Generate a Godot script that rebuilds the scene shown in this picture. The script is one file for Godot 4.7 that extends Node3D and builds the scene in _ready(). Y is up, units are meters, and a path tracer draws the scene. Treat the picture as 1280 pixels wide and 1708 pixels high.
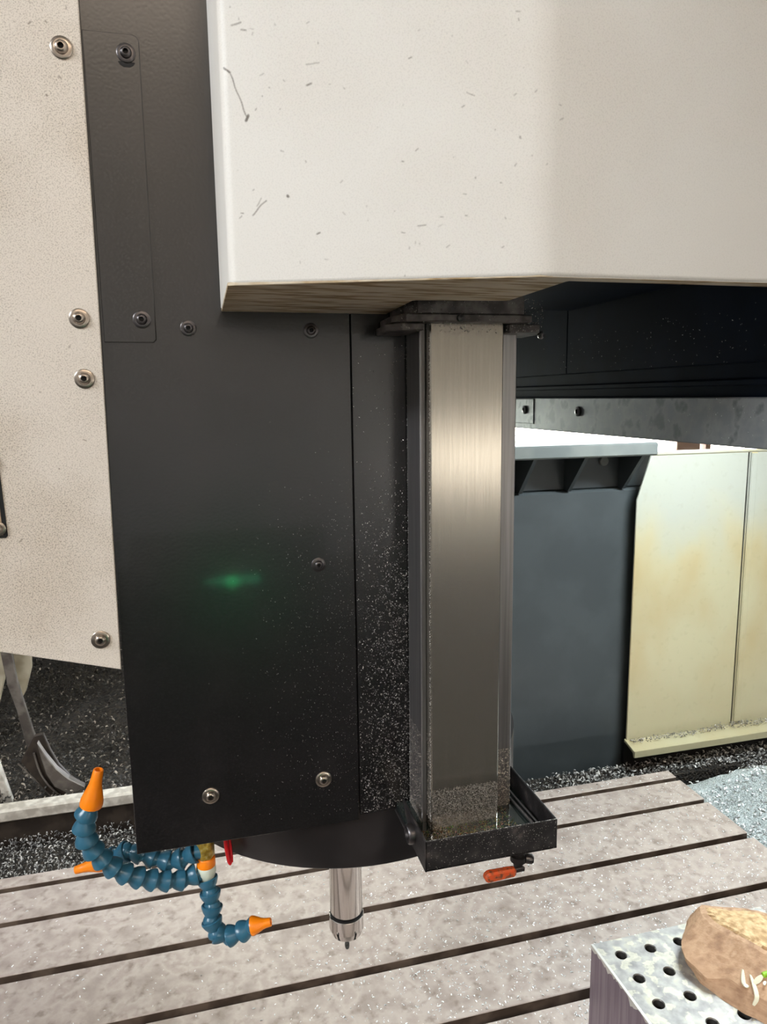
extends Node3D

var rng := RandomNumberGenerator.new()
var taken := {}
var M := {}

# ---------------------------------------------------------------- shapes
func new_st() -> SurfaceTool:
	var st := SurfaceTool.new()
	st.begin(Mesh.PRIMITIVE_TRIANGLES)
	return st

func plane_uv(p: Vector3, n: Vector3) -> Vector2:
	var a := n.abs()
	if a.y >= a.x and a.y >= a.z: return Vector2(p.x, p.z)
	if a.x > a.z: return Vector2(p.z, -p.y)
	return Vector2(p.x, -p.y)

func vert(st: SurfaceTool, p: Vector3, n: Vector3, uvn: Vector3) -> void:
	st.set_normal(n)
	st.set_uv(plane_uv(p, uvn))
	st.add_vertex(p)

func tri3(st: SurfaceTool, a: Vector3, b: Vector3, c: Vector3, na: Vector3, nb: Vector3, nc: Vector3) -> void:
	var f := (b - a).cross(c - a)
	var m := (na + nb + nc).normalized()
	vert(st, a, na, m)
	if f.dot(m) > 0.0:
		vert(st, c, nc, m); vert(st, b, nb, m)
	else:
		vert(st, b, nb, m); vert(st, c, nc, m)

func tri(st: SurfaceTool, a: Vector3, b: Vector3, c: Vector3, n: Vector3) -> void:
	tri3(st, a, b, c, n, n, n)

func quad(st: SurfaceTool, a: Vector3, b: Vector3, c: Vector3, d: Vector3, n: Vector3) -> void:
	tri(st, a, b, c, n)
	tri(st, a, c, d, n)

func flat_quad(st: SurfaceTool, a: Vector3, b: Vector3, c: Vector3, d: Vector3, away: Vector3) -> void:
	var n := (b - a).cross(c - a).normalized()
	if n.dot((a + b + c + d) / 4.0 - away) < 0.0: n = -n
	quad(st, a, b, c, d, n)

# box with chamfered edges between two corners, in the frame xf
func box(st: SurfaceTool, lo: Vector3, hi: Vector3, bev := 0.0, xf := Transform3D()) -> void:
	var c := (lo + hi) / 2.0
	var h := (hi - lo).abs() / 2.0
	bev = minf(bev, minf(h.x, minf(h.y, h.z)) * 0.9)
	var P := {}
	for sx in [-1, 1]:
		for sy in [-1, 1]:
			for sz in [-1, 1]:
				for ax in 3:
					var v := Vector3(sx * (h.x - (0.0 if ax == 0 else bev)), sy * (h.y - (0.0 if ax == 1 else bev)), sz * (h.z - (0.0 if ax == 2 else bev)))
					P[[sx, sy, sz, ax]] = xf * (c + v)
	var B := xf.basis
	for ax in 3:
		for s in [-1, 1]:
			var k := []
			for q in [[-1, -1], [1, -1], [1, 1], [-1, 1]]:
				var g := [0, 0, 0]
				g[ax] = s; g[(ax + 1) % 3] = q[0]; g[(ax + 2) % 3] = q[1]
				k.append(P[[g[0], g[1], g[2], ax]])
			var n := Vector3.ZERO
			n[ax] = s
			quad(st, k[0], k[1], k[2], k[3], (B * n).normalized())
	if bev <= 0.0: return
	for ax in 3:
		var a1 := (ax + 1) % 3
		var a2 := (ax + 2) % 3
		for s1 in [-1, 1]:
			for s2 in [-1, 1]:
				var k := []
				for q in [[-1, a1], [1, a1], [1, a2], [-1, a2]]:
					var g := [0, 0, 0]
					g[ax] = q[0]; g[a1] = s1; g[a2] = s2
					k.append(P[[g[0], g[1], g[2], q[1]]])
				var n := Vector3.ZERO
				n[a1] = s1; n[a2] = s2
				quad(st, k[0], k[1], k[2], k[3], (B * n).normalized())
	for sx in [-1, 1]:
		for sy in [-1, 1]:
			for sz in [-1, 1]:
				tri(st, P[[sx, sy, sz, 0]], P[[sx, sy, sz, 1]], P[[sx, sy, sz, 2]], (B * Vector3(sx, sy, sz)).normalized())

func at_axis(axis: int, q: Vector2, t: float) -> Vector3:
	if axis == 0: return Vector3(t, q.y, q.x)
	if axis == 1: return Vector3(q.x, t, q.y)
	return Vector3(q.x, q.y, t)

func inset(poly: PackedVector2Array, d: float) -> PackedVector2Array:
	var area := 0.0
	var n := poly.size()
	for i in n: area += poly[i].cross(poly[(i + 1) % n])
	var s := signf(area)
	var out := PackedVector2Array()
	for i in n:
		var e0 := (poly[i] - poly[(i + n - 1) % n]).normalized()
		var e1 := (poly[(i + 1) % n] - poly[i]).normalized()
		var n0 := Vector2(-e0.y, e0.x) * s
		var n1 := Vector2(-e1.y, e1.x) * s
		var m := (n0 + n1)
		out.append(poly[i] + m * (d / maxf(0.3, 1.0 + n0.dot(n1))))
	return out

# polygon extruded along an axis (0: (z,y) along x, 1: (x,z) along y, 2: (x,y) along z) with chamfered rims
func prism(st: SurfaceTool, poly: PackedVector2Array, axis: int, lo: float, hi: float, bev := 0.0) -> void:
	var n := poly.size()
	var area := 0.0
	for i in n: area += poly[i].cross(poly[(i + 1) % n])
	var s := signf(area)
	var cap := inset(poly, bev) if bev > 0.0 else poly
	var idx := Geometry2D.triangulate_polygon(cap)
	var up := at_axis(axis, Vector2.ZERO, 1.0)
	for side in 2:
		var t := hi if side else lo
		var nn := up if side else -up
		for i in range(0, idx.size(), 3):
			tri(st, at_axis(axis, cap[idx[i]], t), at_axis(axis, cap[idx[i + 1]], t), at_axis(axis, cap[idx[i + 2]], t), nn)
	for i in n:
		var j := (i + 1) % n
		var e := (poly[j] - poly[i]).normalized()
		var o2 := Vector2(e.y, -e.x) * s
		var o := at_axis(axis, o2, 0.0)
		quad(st, at_axis(axis, poly[i], lo + bev), at_axis(axis, poly[j], lo + bev), at_axis(axis, poly[j], hi - bev), at_axis(axis, poly[i], hi - bev), o)
		if bev > 0.0:
			quad(st, at_axis(axis, poly[i], hi - bev), at_axis(axis, poly[j], hi - bev), at_axis(axis, cap[j], hi), at_axis(axis, cap[i], hi), (o + up).normalized())
			quad(st, at_axis(axis, poly[i], lo + bev), at_axis(axis, poly[j], lo + bev), at_axis(axis, cap[j], lo), at_axis(axis, cap[i], lo), (o - up).normalized())

# profile of (radius, height) turned round local y
func lathe(st: SurfaceTool, prof: Array, xf := Transform3D(), segs := 24) -> void:
	var sn := []
	for i in prof.size() - 1:
		var d: Vector2 = prof[i + 1] - prof[i]
		sn.append(Vector2(d.y, -d.x).normalized())
	for i in prof.size() - 1:
		var a: Vector2 = prof[i]
		var b: Vector2 = prof[i + 1]
		if a.is_equal_approx(b): continue
		var na: Vector2 = sn[i]
		var nb: Vector2 = sn[i]
		if i > 0 and sn[i - 1].dot(sn[i]) > 0.75: na = (sn[i - 1] + sn[i]).normalized()
		if i < sn.size() - 1 and sn[i + 1].dot(sn[i]) > 0.75: nb = (sn[i + 1] + sn[i]).normalized()
		for k in segs:
			var t0 := TAU * k / segs
			var t1 := TAU * (k + 1) / segs
			var d0 := Vector3(cos(t0), 0, sin(t0))
			var d1 := Vector3(cos(t1), 0, sin(t1))
			var p := [d0 * a.x + Vector3.UP * a.y, d1 * a.x + Vector3.UP * a.y, d1 * b.x + Vector3.UP * b.y, d0 * b.x + Vector3.UP * b.y]
			var q := [d0 * na.x + Vector3.UP * na.y, d1 * na.x + Vector3.UP * na.y, d1 * nb.x + Vector3.UP * nb.y, d0 * nb.x + Vector3.UP * nb.y]
			for m in 4:
				p[m] = xf * p[m]
				q[m] = (xf.basis * q[m]).normalized()
			if a.x > 1e-6: tri3(st, p[0], p[1], p[2], q[0], q[1], q[2])
			if b.x > 1e-6: tri3(st, p[0], p[2], p[3], q[0], q[2], q[3])

# frame whose y runs along dir
func along(at: Vector3, dir: Vector3) -> Transform3D:
	var y := dir.normalized()
	var x := y.cross(Vector3.RIGHT if absf(y.x) < 0.8 else Vector3.BACK).normalized()
	return Transform3D(Basis(x, y, x.cross(y)), at)

func tube(st: SurfaceTool, pts: Array, r: float, segs := 10) -> void:
	var rings := []
	var up := Vector3.UP
	for i in pts.size():
		var d: Vector3 = (pts[mini(i + 1, pts.size() - 1)] - pts[maxi(i - 1, 0)]).normalized()
		if i == 0 and absf(d.dot(up)) > 0.9: up = Vector3.RIGHT
		var u := (up - d * up.dot(d)).normalized()
		up = u
		var w := d.cross(u)
		var ring := []
		for k in segs:
			var t := TAU * k / segs
			var o := u * cos(t) + w * sin(t)
			ring.append([pts[i] + o * r, o])
		rings.append(ring)
	for i in rings.size() - 1:
		for k in segs:
			var l := (k + 1) % segs
			var a = rings[i][k]; var b = rings[i][l]; var c = rings[i + 1][l]; var d = rings[i + 1][k]
			tri3(st, a[0], b[0], c[0], a[1], b[1], c[1])
			tri3(st, a[0], c[0], d[0], a[1], c[1], d[1])
	for e in [0, rings.size() - 1]:
		var n: Vector3 = (pts[0] - pts[1]).normalized() if e == 0 else (pts[-1] - pts[-2]).normalized()
		for k in segs:
			tri(st, pts[e], rings[e][k][0], rings[e][(k + 1) % segs][0], n)

func spline(pts: Array, per := 6) -> Array:
	var out := []
	for i in pts.size() - 1:
		var p0: Vector3 = pts[maxi(i - 1, 0)]
		var p1: Vector3 = pts[i]
		var p2: Vector3 = pts[i + 1]
		var p3: Vector3 = pts[mini(i + 2, pts.size() - 1)]
		for k in per:
			out.append(p1.cubic_interpolate(p2, p0, p3, float(k) / per))
	out.append(pts[-1])
	return out

# ---------------------------------------------------------------- nodes
func numbered(n: String) -> String:
	var k: int = taken.get(n, 0)
	taken[n] = k + 1
	return n if k == 0 else "%s_%03d" % [n, k]

func tag(o: Node, label: String, category: String, group := "", kind := "") -> Node:
	if label: o.set_meta("label", label)
	if category: o.set_meta("category", category)
	if group: o.set_meta("group", group)
	if kind: o.set_meta("kind", kind)
	return o

func thing(called: String, label: String, category: String, base: Vector3, group := "") -> Node3D:
	var o := Node3D.new()
	o.name = numbered(called)
	add_child(o)
	o.position = base
	tag(o, label, category, group)
	return o

# one named mesh, built in world coordinates, under parent
func obj(called: String, st: SurfaceTool, mat: Material, parent: Node3D = null) -> MeshInstance3D:
	var o := MeshInstance3D.new()
	st.index()
	o.mesh = st.commit()
	o.material_override = mat
	if parent == null:
		o.name = numbered(called)
		add_child(o)
	else:
		o.name = called
		parent.add_child(o, true)
		var back := Transform3D()
		var q: Node3D = parent
		while q != self:
			back = q.transform * back
			q = q.get_parent()
		o.transform = back.affine_inverse()
	return o

func struct(called: String, st: SurfaceTool, mat: Material, label: String, category: String) -> MeshInstance3D:
	var o := obj(called, st, mat)
	tag(o, label, category, "", "structure")
	return o

func flakes(called: String, mesh: Mesh, mat: Material, places: Array, colors: Array, parent: Node3D = null) -> MultiMeshInstance3D:
	var mm := MultiMesh.new()
	mm.transform_format = MultiMesh.TRANSFORM_3D
	mm.use_colors = true
	mm.mesh = mesh
	mm.instance_count = places.size()
	for i in places.size():
		mm.set_instance_transform(i, places[i])
		mm.set_instance_color(i, colors[i])
	var o := MultiMeshInstance3D.new()
	o.multimesh = mm
	o.material_override = mat
	o.set_meta("kind", "stuff")
	if parent == null:
		o.name = numbered(called)
		add_child(o)
	else:
		o.name = called
		parent.add_child(o, true)
		o.position = -parent.position
	return o

# ---------------------------------------------------------------- materials
func grad(stops: Array) -> Gradient:
	var g := Gradient.new()
	var off := PackedFloat32Array()
	var col := PackedColorArray()
	for s in stops:
		off.append(s[0]); col.append(s[1])
	g.offsets = off
	g.colors = col
	return g

func noise_tex(freq: float, octaves: int, stops: Array, size := 512, sd := 1, type := FastNoiseLite.TYPE_SIMPLEX_SMOOTH) -> NoiseTexture2D:
	var n := FastNoiseLite.new()
	n.noise_type = type
	n.seed = sd
	n.frequency = freq
	n.fractal_octaves = octaves
	var t := NoiseTexture2D.new()
	t.width = size; t.height = size
	t.seamless = true
	t.noise = n
	if stops.size(): t.color_ramp = grad(stops)
	return t

func mat(color: Color, rough: float, metal := 0.0) -> StandardMaterial3D:
	var m := StandardMaterial3D.new()
	m.albedo_color = color
	m.roughness = rough
	m.metallic = metal
	return m

func tri_mat(tex: Texture2D, scale: float, rough: float, metal := 0.0, bump: Texture2D = null, bump_cm := 0.0) -> StandardMaterial3D:
	var m := StandardMaterial3D.new()
	m.albedo_texture = tex
	m.roughness = rough
	m.metallic = metal
	m.uv1_triplanar = true
	m.uv1_world_triplanar = true
	m.uv1_scale = Vector3.ONE * scale
	if bump:
		m.heightmap_enabled = true
		m.heightmap_texture = bump
		m.heightmap_scale = bump_cm
	return m

func over(m: StandardMaterial3D, tex: Texture2D, scale: Vector3) -> void:
	m.detail_enabled = true
	m.detail_albedo = tex
	m.detail_blend_mode = BaseMaterial3D.BLEND_MODE_MIX
	m.detail_uv_layer = BaseMaterial3D.DETAIL_UV_2
	m.uv2_triplanar = true
	m.uv2_world_triplanar = true
	m.uv2_scale = scale

func C(r: float, g: float, b: float, a := 1.0) -> Color:
	return Color(r / 255.0, g / 255.0, b / 255.0, a)

# painted sheet of w x h metres: base colour, soft stains, fine grime specks, then scratches in metres [x0,y0,x1,y1,width_px,strength]
func sheet_tex(px: Vector2i, size: Vector2, base: Color, stain: Color, amount: float, speck: Color, speck_amount: float, marks: Array, sd: int) -> ImageTexture:
	var n1 := FastNoiseLite.new(); n1.seed = sd; n1.frequency = 2.6 / px.x; n1.fractal_octaves = 5
	n1.noise_type = FastNoiseLite.TYPE_SIMPLEX_SMOOTH
	var n2 := FastNoiseLite.new(); n2.seed = sd + 7; n2.frequency = 0.33; n2.fractal_octaves = 2
	n2.noise_type = FastNoiseLite.TYPE_SIMPLEX
	var a := n1.get_image(px.x, px.y, false, false, true).get_data()
	var b := n2.get_image(px.x, px.y, false, false, true).get_data()
	var out := PackedByteArray()
	out.resize(px.x * px.y * 3)
	for i in px.x * px.y:
		var s := clampf((a[i] / 255.0 - 0.42) * 2.2, 0.0, 1.0) * amount
		var f := clampf((b[i] / 255.0 - 0.58) * 4.0, 0.0, 1.0) * speck_amount * (0.35 + 1.3 * a[i] / 255.0)
		var c := base.lerp(stain, s).lerp(speck, clampf(f, 0.0, 1.0))
		out[i * 3] = int(c.r * 255.0); out[i * 3 + 1] = int(c.g * 255.0); out[i * 3 + 2] = int(c.b * 255.0)
	var im := Image.create_from_data(px.x, px.y, false, Image.FORMAT_RGB8, out)
	for m in marks:
		var p := Vector2(m[0], m[1]) / size * Vector2(px)
		var q := Vector2(m[2], m[3]) / size * Vector2(px)
		var steps := int(p.distance_to(q)) + 1
		for k in steps:
			var w := p.lerp(q, float(k) / steps)
			w += Vector2(sin(k * 0.21 + m[0] * 90.0), cos(k * 0.17)) * 0.7
			for dx in range(-2, 3):
				for dy in range(-2, 3):
					var v := Vector2i(int(w.x) + dx, int(w.y) + dy)
					if v.x < 0 or v.y < 0 or v.x >= px.x or v.y >= px.y: continue
					var fall := clampf(float(m[4]) * 0.5 + 0.5 - Vector2(v).distance_to(w), 0.0, 1.0) * float(m[5])
					im.set_pixelv(v, im.get_pixelv(v).lerp(speck, fall * (0.5 + 0.5 * rng.randf())))
	return ImageTexture.create_from_image(im)

func uv_mat(tex: Texture2D, origin: Vector2, size: Vector2, rough: float, metal := 0.0) -> StandardMaterial3D:
	var m := StandardMaterial3D.new()
	m.albedo_texture = tex
	m.roughness = rough
	m.metallic = metal
	m.uv1_scale = Vector3(1.0 / size.x, 1.0 / size.y, 1)
	m.uv1_offset = Vector3(-origin.x / size.x, origin.y / size.y, 0)
	return m

# pale paint with tan oil stains that run down from mid height
func stained_panel(px: Vector2i) -> ImageTexture:
	var n1 := FastNoiseLite.new(); n1.seed = 77; n1.frequency = 0.006; n1.fractal_octaves = 4
	n1.noise_type = FastNoiseLite.TYPE_SIMPLEX_SMOOTH
	var n2 := FastNoiseLite.new(); n2.seed = 78; n2.frequency = 0.05; n2.fractal_octaves = 3
	var im := Image.create_empty(px.x, px.y, false, Image.FORMAT_RGB8)
	for y in px.y:
		for x in px.x:
			var v := float(y) / px.y
			var a := n1.get_noise_2d(x, y * 0.6) * 0.5 + 0.5
			var f := smoothstep(0.10, 0.42, v + (a - 0.5) * 0.35)
			var g := clampf((a - 0.40) * 2.4, 0.0, 1.0) * smoothstep(0.15, 0.35, v) * (1.0 - smoothstep(0.6, 0.95, v))
			var c := C(166, 166, 155).lerp(C(184, 175, 141), f * 0.9).lerp(C(172, 150, 108), g * 0.7)
			c = c.lerp(C(120, 104, 76), clampf(n2.get_noise_2d(x, y) - 0.30, 0.0, 1.0) * 0.2)
			im.set_pixel(x, y, c)
	return ImageTexture.create_from_image(im)

func make_materials() -> void:
	var grime := [[0.0, C(70, 62, 52, 0)], [0.62, C(70, 62, 52, 0)], [0.72, C(84, 74, 62, 0.5)], [1.0, C(60, 52, 44, 0.9)]]
	var peel := noise_tex(0.06, 2, [], 512, 5)
	var fine := noise_tex(0.18, 3, [], 512, 6)
	# cream paint: head cover
	var marks := []
	for s in [[0.006, 0.345, 0.010, 0.349, 2.0, 0.9], [0.010, 0.349, 0.0205, 0.379, 1.4, 0.75], [0.0205, 0.376, 0.019, 0.380, 3.0, 0.9],
			[0.012, 0.319, 0.019, 0.318, 2.0, 0.4], [0.018, 0.322, 0.022, 0.323, 2.0, 0.35], [0.021, 0.441, 0.031, 0.432, 1.6, 0.6], [0.024, 0.435, 0.028, 0.430, 1.2, 0.5],
			[0.060, 0.346, 0.068, 0.346, 1.6, 0.35], [0.060, 0.359, 0.063, 0.358, 2.2, 0.6], [0.160, 0.369, 0.166, 0.372, 1.2, 0.4], [0.045, 0.429, 0.046, 0.430, 3.0, 0.7],
			[0.130, 0.452, 0.135, 0.452, 1.6, 0.4], [0.172, 0.505, 0.182, 0.492, 1.0, 0.35], [0.064, 0.455, 0.066, 0.454, 2.0, 0.6]]:
		marks.append([s[0] - 0.0045, s[1] + 0.052, s[2] - 0.0045, s[3] + 0.052, s[4], s[5]])
	for i in 70:
		var x := rng.randf() * 0.22
		var y := 0.352 + rng.randf() * 0.185
		marks.append([x, y, x + rng.randf_range(-0.003, 0.003), y + rng.randf_range(-0.002, 0.002), 1.4, rng.randf_range(0.15, 0.5)])
	var cover_tex := sheet_tex(Vector2i(1700, 1024), Vector2(0.93, 0.56), C(232, 228, 221), C(222, 214, 203), 0.5, C(110, 102, 92), 0.07, marks, 3)
	M.cover = uv_mat(cover_tex, Vector2(0.03, 2.17), Vector2(0.93, 0.56), 0.5)
	M.lip = tri_mat(noise_tex(0.012, 5, [[0.2, C(204, 188, 166)], [0.42, C(218, 204, 182)], [0.58, C(186, 160, 122)], [0.72, C(140, 112, 72)], [0.9, C(206, 190, 166)]], 512, 9), 2.2, 0.55)
	M.lip.uv1_scale = Vector3(2.0, 2.2, 14.0)
	var plate_marks := []
	for i in 46:
		var x := 0.20 + rng.randf() * 0.23
		var y := 0.32 + rng.randf() * 0.6
		plate_marks.append([x, y, x + rng.randf_range(-0.003, 0.003), y + rng.randf_range(-0.003, 0.003), rng.randf_range(1.0, 2.4), rng.randf_range(0.2, 0.7)])
	var plate_tex := sheet_tex(Vector2i(800, 1740), Vector2(0.44, 0.95), C(232, 222, 210), C(212, 198, 181), 0.5, C(120, 106, 90), 0.40, plate_marks, 21)
	M.plate = uv_mat(plate_tex, Vector2(-0.51, 2.21), Vector2(0.44, 0.95), 0.55)
	M.cream_edge = mat(C(208, 198, 184), 0.5)
	# black sheet with an orange-peel face and smeared dust
	M.black = tri_mat(noise_tex(0.008, 5, [[0.2, C(11, 9, 10)], [0.5, C(15, 12, 13)], [0.75, C(20, 17, 18)], [1.0, C(30, 26, 26)]], 512, 31), 2.6, 0.27, 0.0, noise_tex(0.20, 2, [], 512, 32), 0.012)
	over(M.black, noise_tex(0.32, 2, [[0.0, C(120, 114, 112, 0)], [0.72, C(120, 114, 112, 0)], [0.86, C(60, 56, 56, 0.22)]], 512, 33, FastNoiseLite.TYPE_SIMPLEX), Vector3.ONE * 2.3)
	M.black.heightmap_scale = 0.0035
	M.black.metallic_specular = 0.62
	M.black.clearcoat_enabled = true
	M.black.clearcoat = 0.25
	M.black.clearcoat_roughness = 0.06
	M.black_edge = mat(C(40, 38, 38), 0.4)
	M.black_gloss = tri_mat(noise_tex(0.01, 4, [[0.3, C(28, 25, 25)], [0.7, C(44, 40, 40)]], 256, 37), 3.0, 0.3, 0.0)
	M.wiper = tri_mat(noise_tex(0.03, 4, [[0.3, C(66, 59, 57)], [0.7, C(112, 104, 99)]], 256, 39), 6.0, 0.5, 0.3)
	M.cast_black = tri_mat(noise_tex(0.02, 4, [[0.3, C(26, 23, 23)], [0.7, C(44, 40, 40)], [0.9, C(78, 70, 66)]], 512, 38), 4.0, 0.5, 0.1, fine, 0.02)
	M.navy = tri_mat(noise_tex(0.01, 4, [[0.3, C(4, 13, 27)], [0.7, C(10, 21, 38)]], 256, 41), 3.0, 0.65, 0.0)
	M.navy.metallic_specular = 0.2
	M.grey_band = tri_mat(noise_tex(0.012, 5, [[0.3, C(124, 127, 130)], [0.6, C(140, 142, 142)], [0.8, C(98, 101, 103)]], 512, 43), 4.0, 0.45, 0.1)
	# steels
	var streak := noise_tex(0.05, 4, [[0.2, C(153, 146, 135)], [0.5, C(157, 150, 139)], [0.8, C(161, 154, 143)]], 512, 51)
	M.ram = tri_mat(streak, 3.0, 0.19, 0.83)
	M.ram.uv1_scale = Vector3(14.0, 0.35, 14.0)
	M.ram_side = tri_mat(noise_tex(0.05, 4, [[0.2, C(128, 124, 124)], [0.8, C(150, 146, 144)]], 256, 52), 3.0, 0.36, 0.85)
	M.ram_side.uv1_scale = Vector3(14.0, 0.3, 14.0)
	M.chrome = mat(C(212, 206, 202), 0.16, 1.0)
	M.screw = mat(C(176, 164, 152), 0.28, 1.0)
	M.dark_screw = mat(C(92, 88, 88), 0.32, 0.9)
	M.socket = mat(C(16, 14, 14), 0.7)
	M.tool = mat(C(96, 100, 100), 0.25, 1.0)
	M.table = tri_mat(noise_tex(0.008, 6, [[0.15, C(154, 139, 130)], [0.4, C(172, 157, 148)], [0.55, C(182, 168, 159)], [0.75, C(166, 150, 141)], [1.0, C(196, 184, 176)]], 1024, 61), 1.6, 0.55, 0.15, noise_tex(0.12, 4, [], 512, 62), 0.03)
	over(M.table, noise_tex(0.016, 6, [[0.0, C(130, 114, 104, 0)], [0.58, C(130, 114, 104, 0)], [0.72, C(132, 116, 105, 0.28)], [0.9, C(112, 96, 84, 0.6)]], 1024, 63), Vector3.ONE * 2.2)
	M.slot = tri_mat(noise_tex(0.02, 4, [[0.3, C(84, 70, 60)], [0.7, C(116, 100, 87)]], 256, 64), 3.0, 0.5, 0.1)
	M.table_side = tri_mat(noise_tex(0.02, 4, [[0.3, C(70, 58, 50)], [0.7, C(100, 86, 74)]], 256, 64), 3.0, 0.6, 0.1)
	M.trough = tri_mat(noise_tex(0.03, 5, [[0.3, C(28, 23, 19)], [0.7, C(62, 53, 44)]], 512, 65), 4.0, 0.8, 0.0, noise_tex(0.05, 5, [], 512, 66), 1.2)
	M.column = tri_mat(noise_tex(0.01, 4, [[0.3, C(54, 59, 61)], [0.7, C(60, 65, 67)]], 256, 71), 2.0, 0.42)
	M.column_light = tri_mat(noise_tex(0.01, 4, [[0.3, C(96, 100, 98)], [0.7, C(112, 114, 110)]], 256, 72), 2.0, 0.5)
	var cab_marks := []
	for i in 16: cab_marks.append([rng.randf() * 0.9, rng.randf() * 0.8, rng.randf() * 0.9, rng.randf() * 0.8, 0.0, 0.0])
	M.cabin = uv_mat(stained_panel(Vector2i(512, 512)), Vector2(1.10, 1.40), Vector2(0.9, 0.86), 0.45)
	M.ledge = tri_mat(noise_tex(0.03, 4, [[0.3, C(170, 160, 148)], [0.7, C(206, 198, 186)]], 256, 74), 4.0, 0.5)
	M.blade = tri_mat(noise_tex(0.02, 4, [[0.3, C(96, 88, 82)], [0.7, C(128, 120, 112)]], 256, 75), 4.0, 0.4, 0.5)
	M.blade_dark = tri_mat(noise_tex(0.02, 4, [[0.3, C(48, 40, 34)], [0.7, C(66, 56, 48)]], 256, 76), 4.0, 0.5, 0.3)
	M.beige_dim = tri_mat(noise_tex(0.02, 4, [[0.3, C(150, 138, 116)], [0.7, C(176, 164, 142)]], 256, 77), 2.0, 0.6)
	# plastics and hose fittings
	M.blue = mat(C(46, 98, 122), 0.28)
	M.blue.rim_enabled = true
	M.blue.rim = 0.2
	M.orange = mat(C(255, 138, 10), 0.35)
	M.orange_dull = tri_mat(noise_tex(0.08, 4, [[0.3, C(206, 74, 20)], [0.6, C(190, 84, 40)], [0.75, C(110, 60, 40)]], 256, 81), 8.0, 0.6)
	M.brass = tri_mat(noise_tex(0.06, 4, [[0.3, C(150, 118, 40)], [0.6, C(196, 166, 70)], [0.8, C(214, 200, 150)]], 256, 82), 8.0, 0.3, 0.6)
	M.clear = mat(C(214, 222, 206), 0.25)
	M.red = mat(C(190, 16, 24), 0.3)
	M.coolant = mat(C(34, 42, 40), 0.06)
	M.coolant.metallic_specular = 0.7
	M.sludge = tri_mat(noise_tex(0.08, 5, [[0.3, C(30, 25, 14)], [0.6, C(58, 48, 26)], [0.8, C(96, 84, 60)]], 512, 83), 8.0, 0.6, 0.0, noise_tex(0.2, 4, [], 512, 84), 0.12)
	# block and lump
	M.alu = tri_mat(noise_tex(0.012, 5, [[0.15, C(138, 135, 134)], [0.45, C(156, 153, 150)], [0.7, C(172, 169, 163)], [0.95, C(184, 178, 160)]], 1024, 91), 3.0, 0.36, 0.5, noise_tex(0.04, 4, [], 512, 92), 0.05)
	over(M.alu, noise_tex(0.018, 6, [[0.0, C(206, 200, 176, 0)], [0.56, C(206, 200, 176, 0)], [0.66, C(206, 200, 180, 0.65)], [0.8, C(214, 208, 184, 0.3)]], 512, 94), Vector3.ONE * 4.1)
	M.alu.roughness = 0.58
	M.alu_side = tri_mat(noise_tex(0.02, 4, [[0.3, C(120, 104, 116)], [0.7, C(142, 128, 136)]], 256, 93), 2.0, 0.4, 0.5)
	M.alu_side.uv1_scale = Vector3(20.0, 0.6, 20.0)
	M.burr = mat(C(206, 202, 196), 0.4, 0.5)
	M.hole = mat(C(120, 116, 112), 0.35, 0.8)
	M.wood_top = tri_mat(noise_tex(0.025, 5, [[0.2, C(168, 132, 90)], [0.5, C(204, 170, 126)], [0.8, C(222, 194, 150)]], 512, 97), 5.0, 0.8, 0.0, noise_tex(0.05, 5, [], 512, 98), 0.15)
	M.wood = tri_mat(noise_tex(0.012, 6, [[0.15, C(140, 104, 78)], [0.4, C(178, 140, 108)], [0.6, C(192, 156, 124)], [0.8, C(166, 128, 96)], [1.0, C(204, 172, 142)]], 1024, 95), 2.5, 0.75, 0.0, noise_tex(0.03, 6, [], 1024, 96), 0.12)
	M.wood.uv1_scale = Vector3(2.5, 7.0, 3.0)
	M.shaving = mat(C(236, 232, 206), 0.5)
	M.green = mat(C(140, 190, 40), 0.5)
	M.chip = StandardMaterial3D.new()
	M.chip.vertex_color_use_as_albedo = true
	M.chip.roughness = 0.32
	M.chip.metallic = 0.3
	M.grit = M.chip.duplicate()
	M.dull = M.chip.duplicate()
	M.dull.metallic = 0.1
	M.dull.roughness = 0.5
	# hall
	M.floor = tri_mat(noise_tex(0.01, 5, [[0.3, C(32, 32, 32)], [0.7, C(44, 44, 43)]], 512, 101), 0.6, 0.9)
	M.wall = tri_mat(noise_tex(0.01, 4, [[0.3, C(214, 213, 210)], [0.7, C(226, 225, 222)]], 256, 102), 0.5, 0.8)
	M.ceiling = mat(C(200, 200, 198), 0.9)
	M.post = mat(C(150, 118, 92), 0.6)
	M.pane = mat(Color(1, 1, 1, 0.06), 0.02)
	M.pane.transparency = BaseMaterial3D.TRANSPARENCY_ALPHA
	M.lamp_body = mat(C(190, 190, 188), 0.5)

func glow(color: Color, energy: float) -> StandardMaterial3D:
	var m := mat(color, 0.5)
	m.emission_enabled = true
	m.emission = color
	m.emission_energy_multiplier = energy
	return m

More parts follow.
